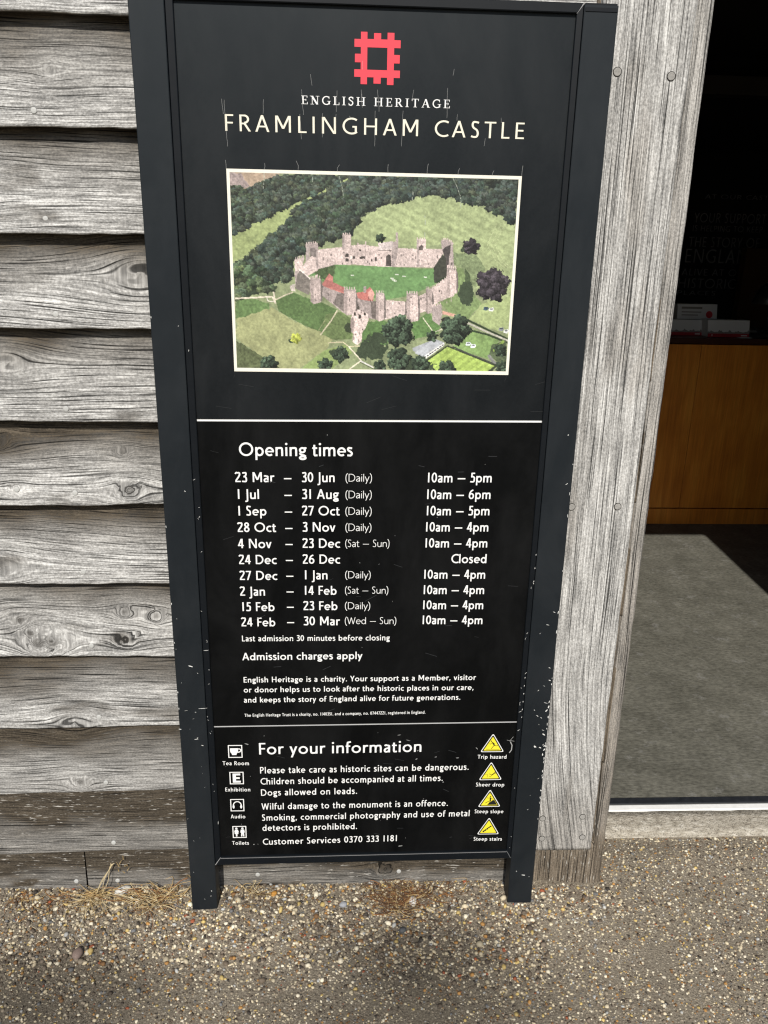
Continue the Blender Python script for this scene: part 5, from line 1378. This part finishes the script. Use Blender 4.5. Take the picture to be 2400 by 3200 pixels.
    fill([(720, 690), (760, 685), (792, 660), (812, 690), (805, 735), (740, 725), (722, 715)], (190, 104, 94), .10, 6, 1, 73); fill([(780, 690), (800, 668), (814, 700), (800, 735), (785, 720)], (214, 150, 136), .10, 6, 1, 74); stone([(758, 690), (758, 656), (770, 656), (770, 690)], S2, 75)
    # towers on the near side: lit face and shaded cheek, battlements on top
    for (x0, x1, y0, y1, c) in [(482, 536, 615, 750, .92), (655, 718, 672, 808, .96), (822, 864, 690, 838, 1.0), (980, 1040, 692, 842, 1.04), (1080, 1112, 670, 800, .9), (1190, 1238, 560, 700, 1.03)]:
        a = np.array(S1) * c; k_ = x0 + (x1 - x0) * .30
        stone([(x0, y0), (x1, y0 + 3), (x1, y1 - 8), (k_, y1), (x0, y1 - 14)], tuple(a), int(x0)); stone([(x0, y0), (k_, y0 + 2), (k_, y1), (x0, y1 - 14)], tuple(a * .84), int(x0) + 1)
        fill([(x1, y0 + 4), (x1 + 9, y0 + 40), (x1 + 9, y1 - 20), (x1, y1 - 8)], (110, 100, 95), .15, 8, 1, int(x0) + 2)
        fill([(x0 + 6, y0 + 9), (x1 - 6, y0 + 10), (x1 - 10, y0 + 1), (x0 + 10, y0)], (150, 136, 130), .15, 8, 1, 3); batt(x0, y0, x1, y0 + 3, 5, 13, tuple(a))
        for yy in (.35, .6): line([(k_ + 12, y0 + (y1 - y0) * yy), (k_ + 12, y0 + (y1 - y0) * yy + 7)], 2.5, (90, 80, 76))
    # gate passage and bridge, ruined tower on the slope
    stone([(1110, 760), (1160, 748), (1165, 800), (1150, 860), (1112, 830)], S2, 76); batt(1112, 760, 1162, 748, 4, 9, S1); fill([(1165, 782), (1232, 800), (1225, 812), (1165, 800)], (196, 142, 122), .08, 8, 1, 77); fill([(1160, 860), (1160, 825), (1175, 815), (1188, 830), (1186, 858)], (44, 40, 36), .1, 8, 1, 78)
    stone([(690, 830), (705, 788), (735, 778), (780, 800), (782, 830), (768, 872), (748, 900), (748, 938), (725, 962), (700, 945), (706, 905), (690, 890)], (202, 180, 172), 79); fill([(690, 830), (700, 815), (712, 840), (704, 890), (712, 930), (700, 940), (706, 905), (690, 890)], (140, 124, 118), .18, 7, 1.5, 80)
    for (x, y, q) in [(712, 800, 12), (764, 800, 10), (738, 812, 14), (752, 880, 6), (730, 768, 12)]: fill([(x - q / 2, y + q * .7), (x - q / 2, y - q * .4), (x, y - q * .8), (x + q / 2, y - q * .4), (x + q / 2, y + q * .7)], (72, 66, 58), .2, 7, 1, 81)
    fill([(655, 870), (672, 842), (690, 850), (692, 900), (665, 890)], (56, 66, 44), .15, 8, 2, 82)
    stone([(376, 655), (400, 645), (404, 684), (384, 684)], (176, 164, 154), 83)
    # weathering of the stone: small dark breaks and pale patches
    q = np.random.default_rng(21)
    for (xa, xb, ya, yb, n) in [(530, 1150, 470, 545, 60), (490, 815, 690, 790, 40), (870, 1230, 640, 800, 50), (700, 775, 800, 940, 12)]:
        for _ in range(n):
            x, y = q.uniform(xa, xb), q.uniform(ya, yb)
            if xa == 870: y -= max(0, x - 985) * .55
            sel = (np.abs(X - x) < q.uniform(1.5, 4)) & (np.abs(Y - y) < q.uniform(2, 9)) & (img[..., 0] > img[..., 1] + 6)
            img[sel] *= q.choice([.62, .75, 1.12])
    # single trees and their cast shade in the print
    q = np.random.default_rng(9)
    for (x, y, rx, ry) in [(800, 985, 80, 52), (1290, 690, 40, 60), (830, 930, 60, 30), (610, 1000, 32, 16), (385, 940, 18, 12), (1300, 465, 40, 20), (1010, 1075, 120, 40)]:
        mk = ((X - x) / rx) ** 2 + ((Y - y) / ry) ** 2 < 1 + 1.6 * (fbm(X / 16, Y / 16, 5, 3) - .5); img[mk] = np.array((58, 72, 50)) * (1 + .2 * (r.random((mk.sum(), 1)) - .5))
    DG = np.array((62, 80, 60))
    for (x, y, rad, n) in [(940, 890, 80, 34), (1230, 880, 78, 34), (1110, 915, 30, 8), (940, 1030, 62, 22), (1050, 1060, 50, 14), (640, 1010, 42, 16), (840, 1068, 34, 8), (270, 1058, 46, 12), (560, 1065, 40, 9), (1185, 1078, 46, 10), (1465, 985, 34, 9), (1470, 1070, 34, 7)]:
        crown(x, y, rad, DG * .85, q, .40, 1.15)
        for _ in range(n): a, b = q.uniform(0, 6.28), rad * math.sqrt(q.uniform(0, .75)); crown(x + b * math.cos(a), y + b * .95 * math.sin(a), rad * q.uniform(.20, .34), DG * q.uniform(.75, 1.2), q, .42, 1.35)
    crown(408, 928, 29, np.array((170, 180, 60)), q, .6, 1.2)
    for (x, y, rad, n) in [(1425, 645, 88, 40), (1318, 450, 44, 14)]:
        crown(x, y, rad, np.array((52, 46, 52)), q, .5, 1.2)
        for _ in range(n): a, b = q.uniform(0, 6.28), rad * math.sqrt(q.uniform(0, .75)); crown(x + b * math.cos(a), y + b * math.sin(a), rad * q.uniform(.16, .28), np.array((56, 50, 56)) * q.uniform(.7, 1.2), q, .5, 1.5)
    crown(845, 408, 26, DG * .8, q, .4, 1.2)
    for (x, y, c) in [(1390, 770, (60, 84, 100)), (1468, 876, (120, 126, 130)), (1493, 887, (206, 208, 206)), (1298, 952, (196, 204, 206)), (1323, 963, (206, 212, 212)), (1418, 775, (200, 200, 196))]:
        fill([(x - 15, y + 8), (x - 10, y - 8), (x + 10, y - 10), (x + 15, y), (x + 6, y + 10)], c, .05, 8, 0, 84); line([(x - 6, y - 2), (x + 7, y - 4)], 5, (40, 48, 56))
    # pale crease lines in the laminate
    for (x0, y0, x1, y1) in [(240, 65, 236, 150), (490, 75, 491, 130), (632, 85, 655, 195), (1020, 95, 1010, 215), (1222, 90, 1262, 190), (1077, 290, 1076, 400), (1262, 190, 1262, 250)]: line([(x0, y0), ((x0 + x1) / 2 + 3, (y0 + y1) / 2), (x1, y1)], 1.8, (150, 158, 140))
    img = np.clip(img, 0, 255) / 255.0
    g_ = img.mean(-1, keepdims=True); img = g_ + (img - g_) * .72
    img = img * (1 + .34 * (fbm(X / 9, Y / 9, 91, 4) - .5) + .22 * (fbm(X / 70, Y / 70, 93, 3) - .5))[..., None]
    img = np.clip((img - .42) * 1.12 + .45, .02, 1)                                                # faded inks
    return np.where(img <= .04045, img / 12.92, ((img + .055) / 1.055) ** 2.4)


NU, NV = 520, 356
ink = paint_print(NU, NV)
px0, px1, pz0, pz1 = -.2110, .3060, 1.2982, 1.6418
U, V = np.meshgrid(np.linspace(0, 1, NU), np.linspace(0, 1, NV))
P = np.stack([px0 + (px1 - px0) * U, np.full_like(U, PY - .0006), pz1 + (pz0 - pz1) * V], -1)
pr = NT("printed photograph")
pr.set(pr.attr("col").outputs["Color"], 0.5, 0.35)
pp_ = obj("printed_photograph", grid_mesh("printed_photograph", P - np.array(sign.location), None, ink), pr.mat, p_head)
pp_["label"] = "aerial colour photograph of a castle ruin among woods"
ox0, ox1, oz0, oz1 = -.2164, .3114, 1.2914, 1.6474
m = MB()
for q in ([(ox0, oz0), (ox1, oz0), (px1, pz0), (px0, pz0)], [(ox1, oz0), (ox1, oz1), (px1, pz1), (px1, pz0)], [(ox1, oz1), (ox0, oz1), (px0, pz1), (px1, pz1)], [(ox0, oz1), (ox0, oz0), (px0, pz0), (px0, pz1)]):
    m.xz(q, PY - .0006)
m.build("white_border", plain("cream printed border", (.80, .77, .66), .6, .3, 0, .08, 120.0), pp_)
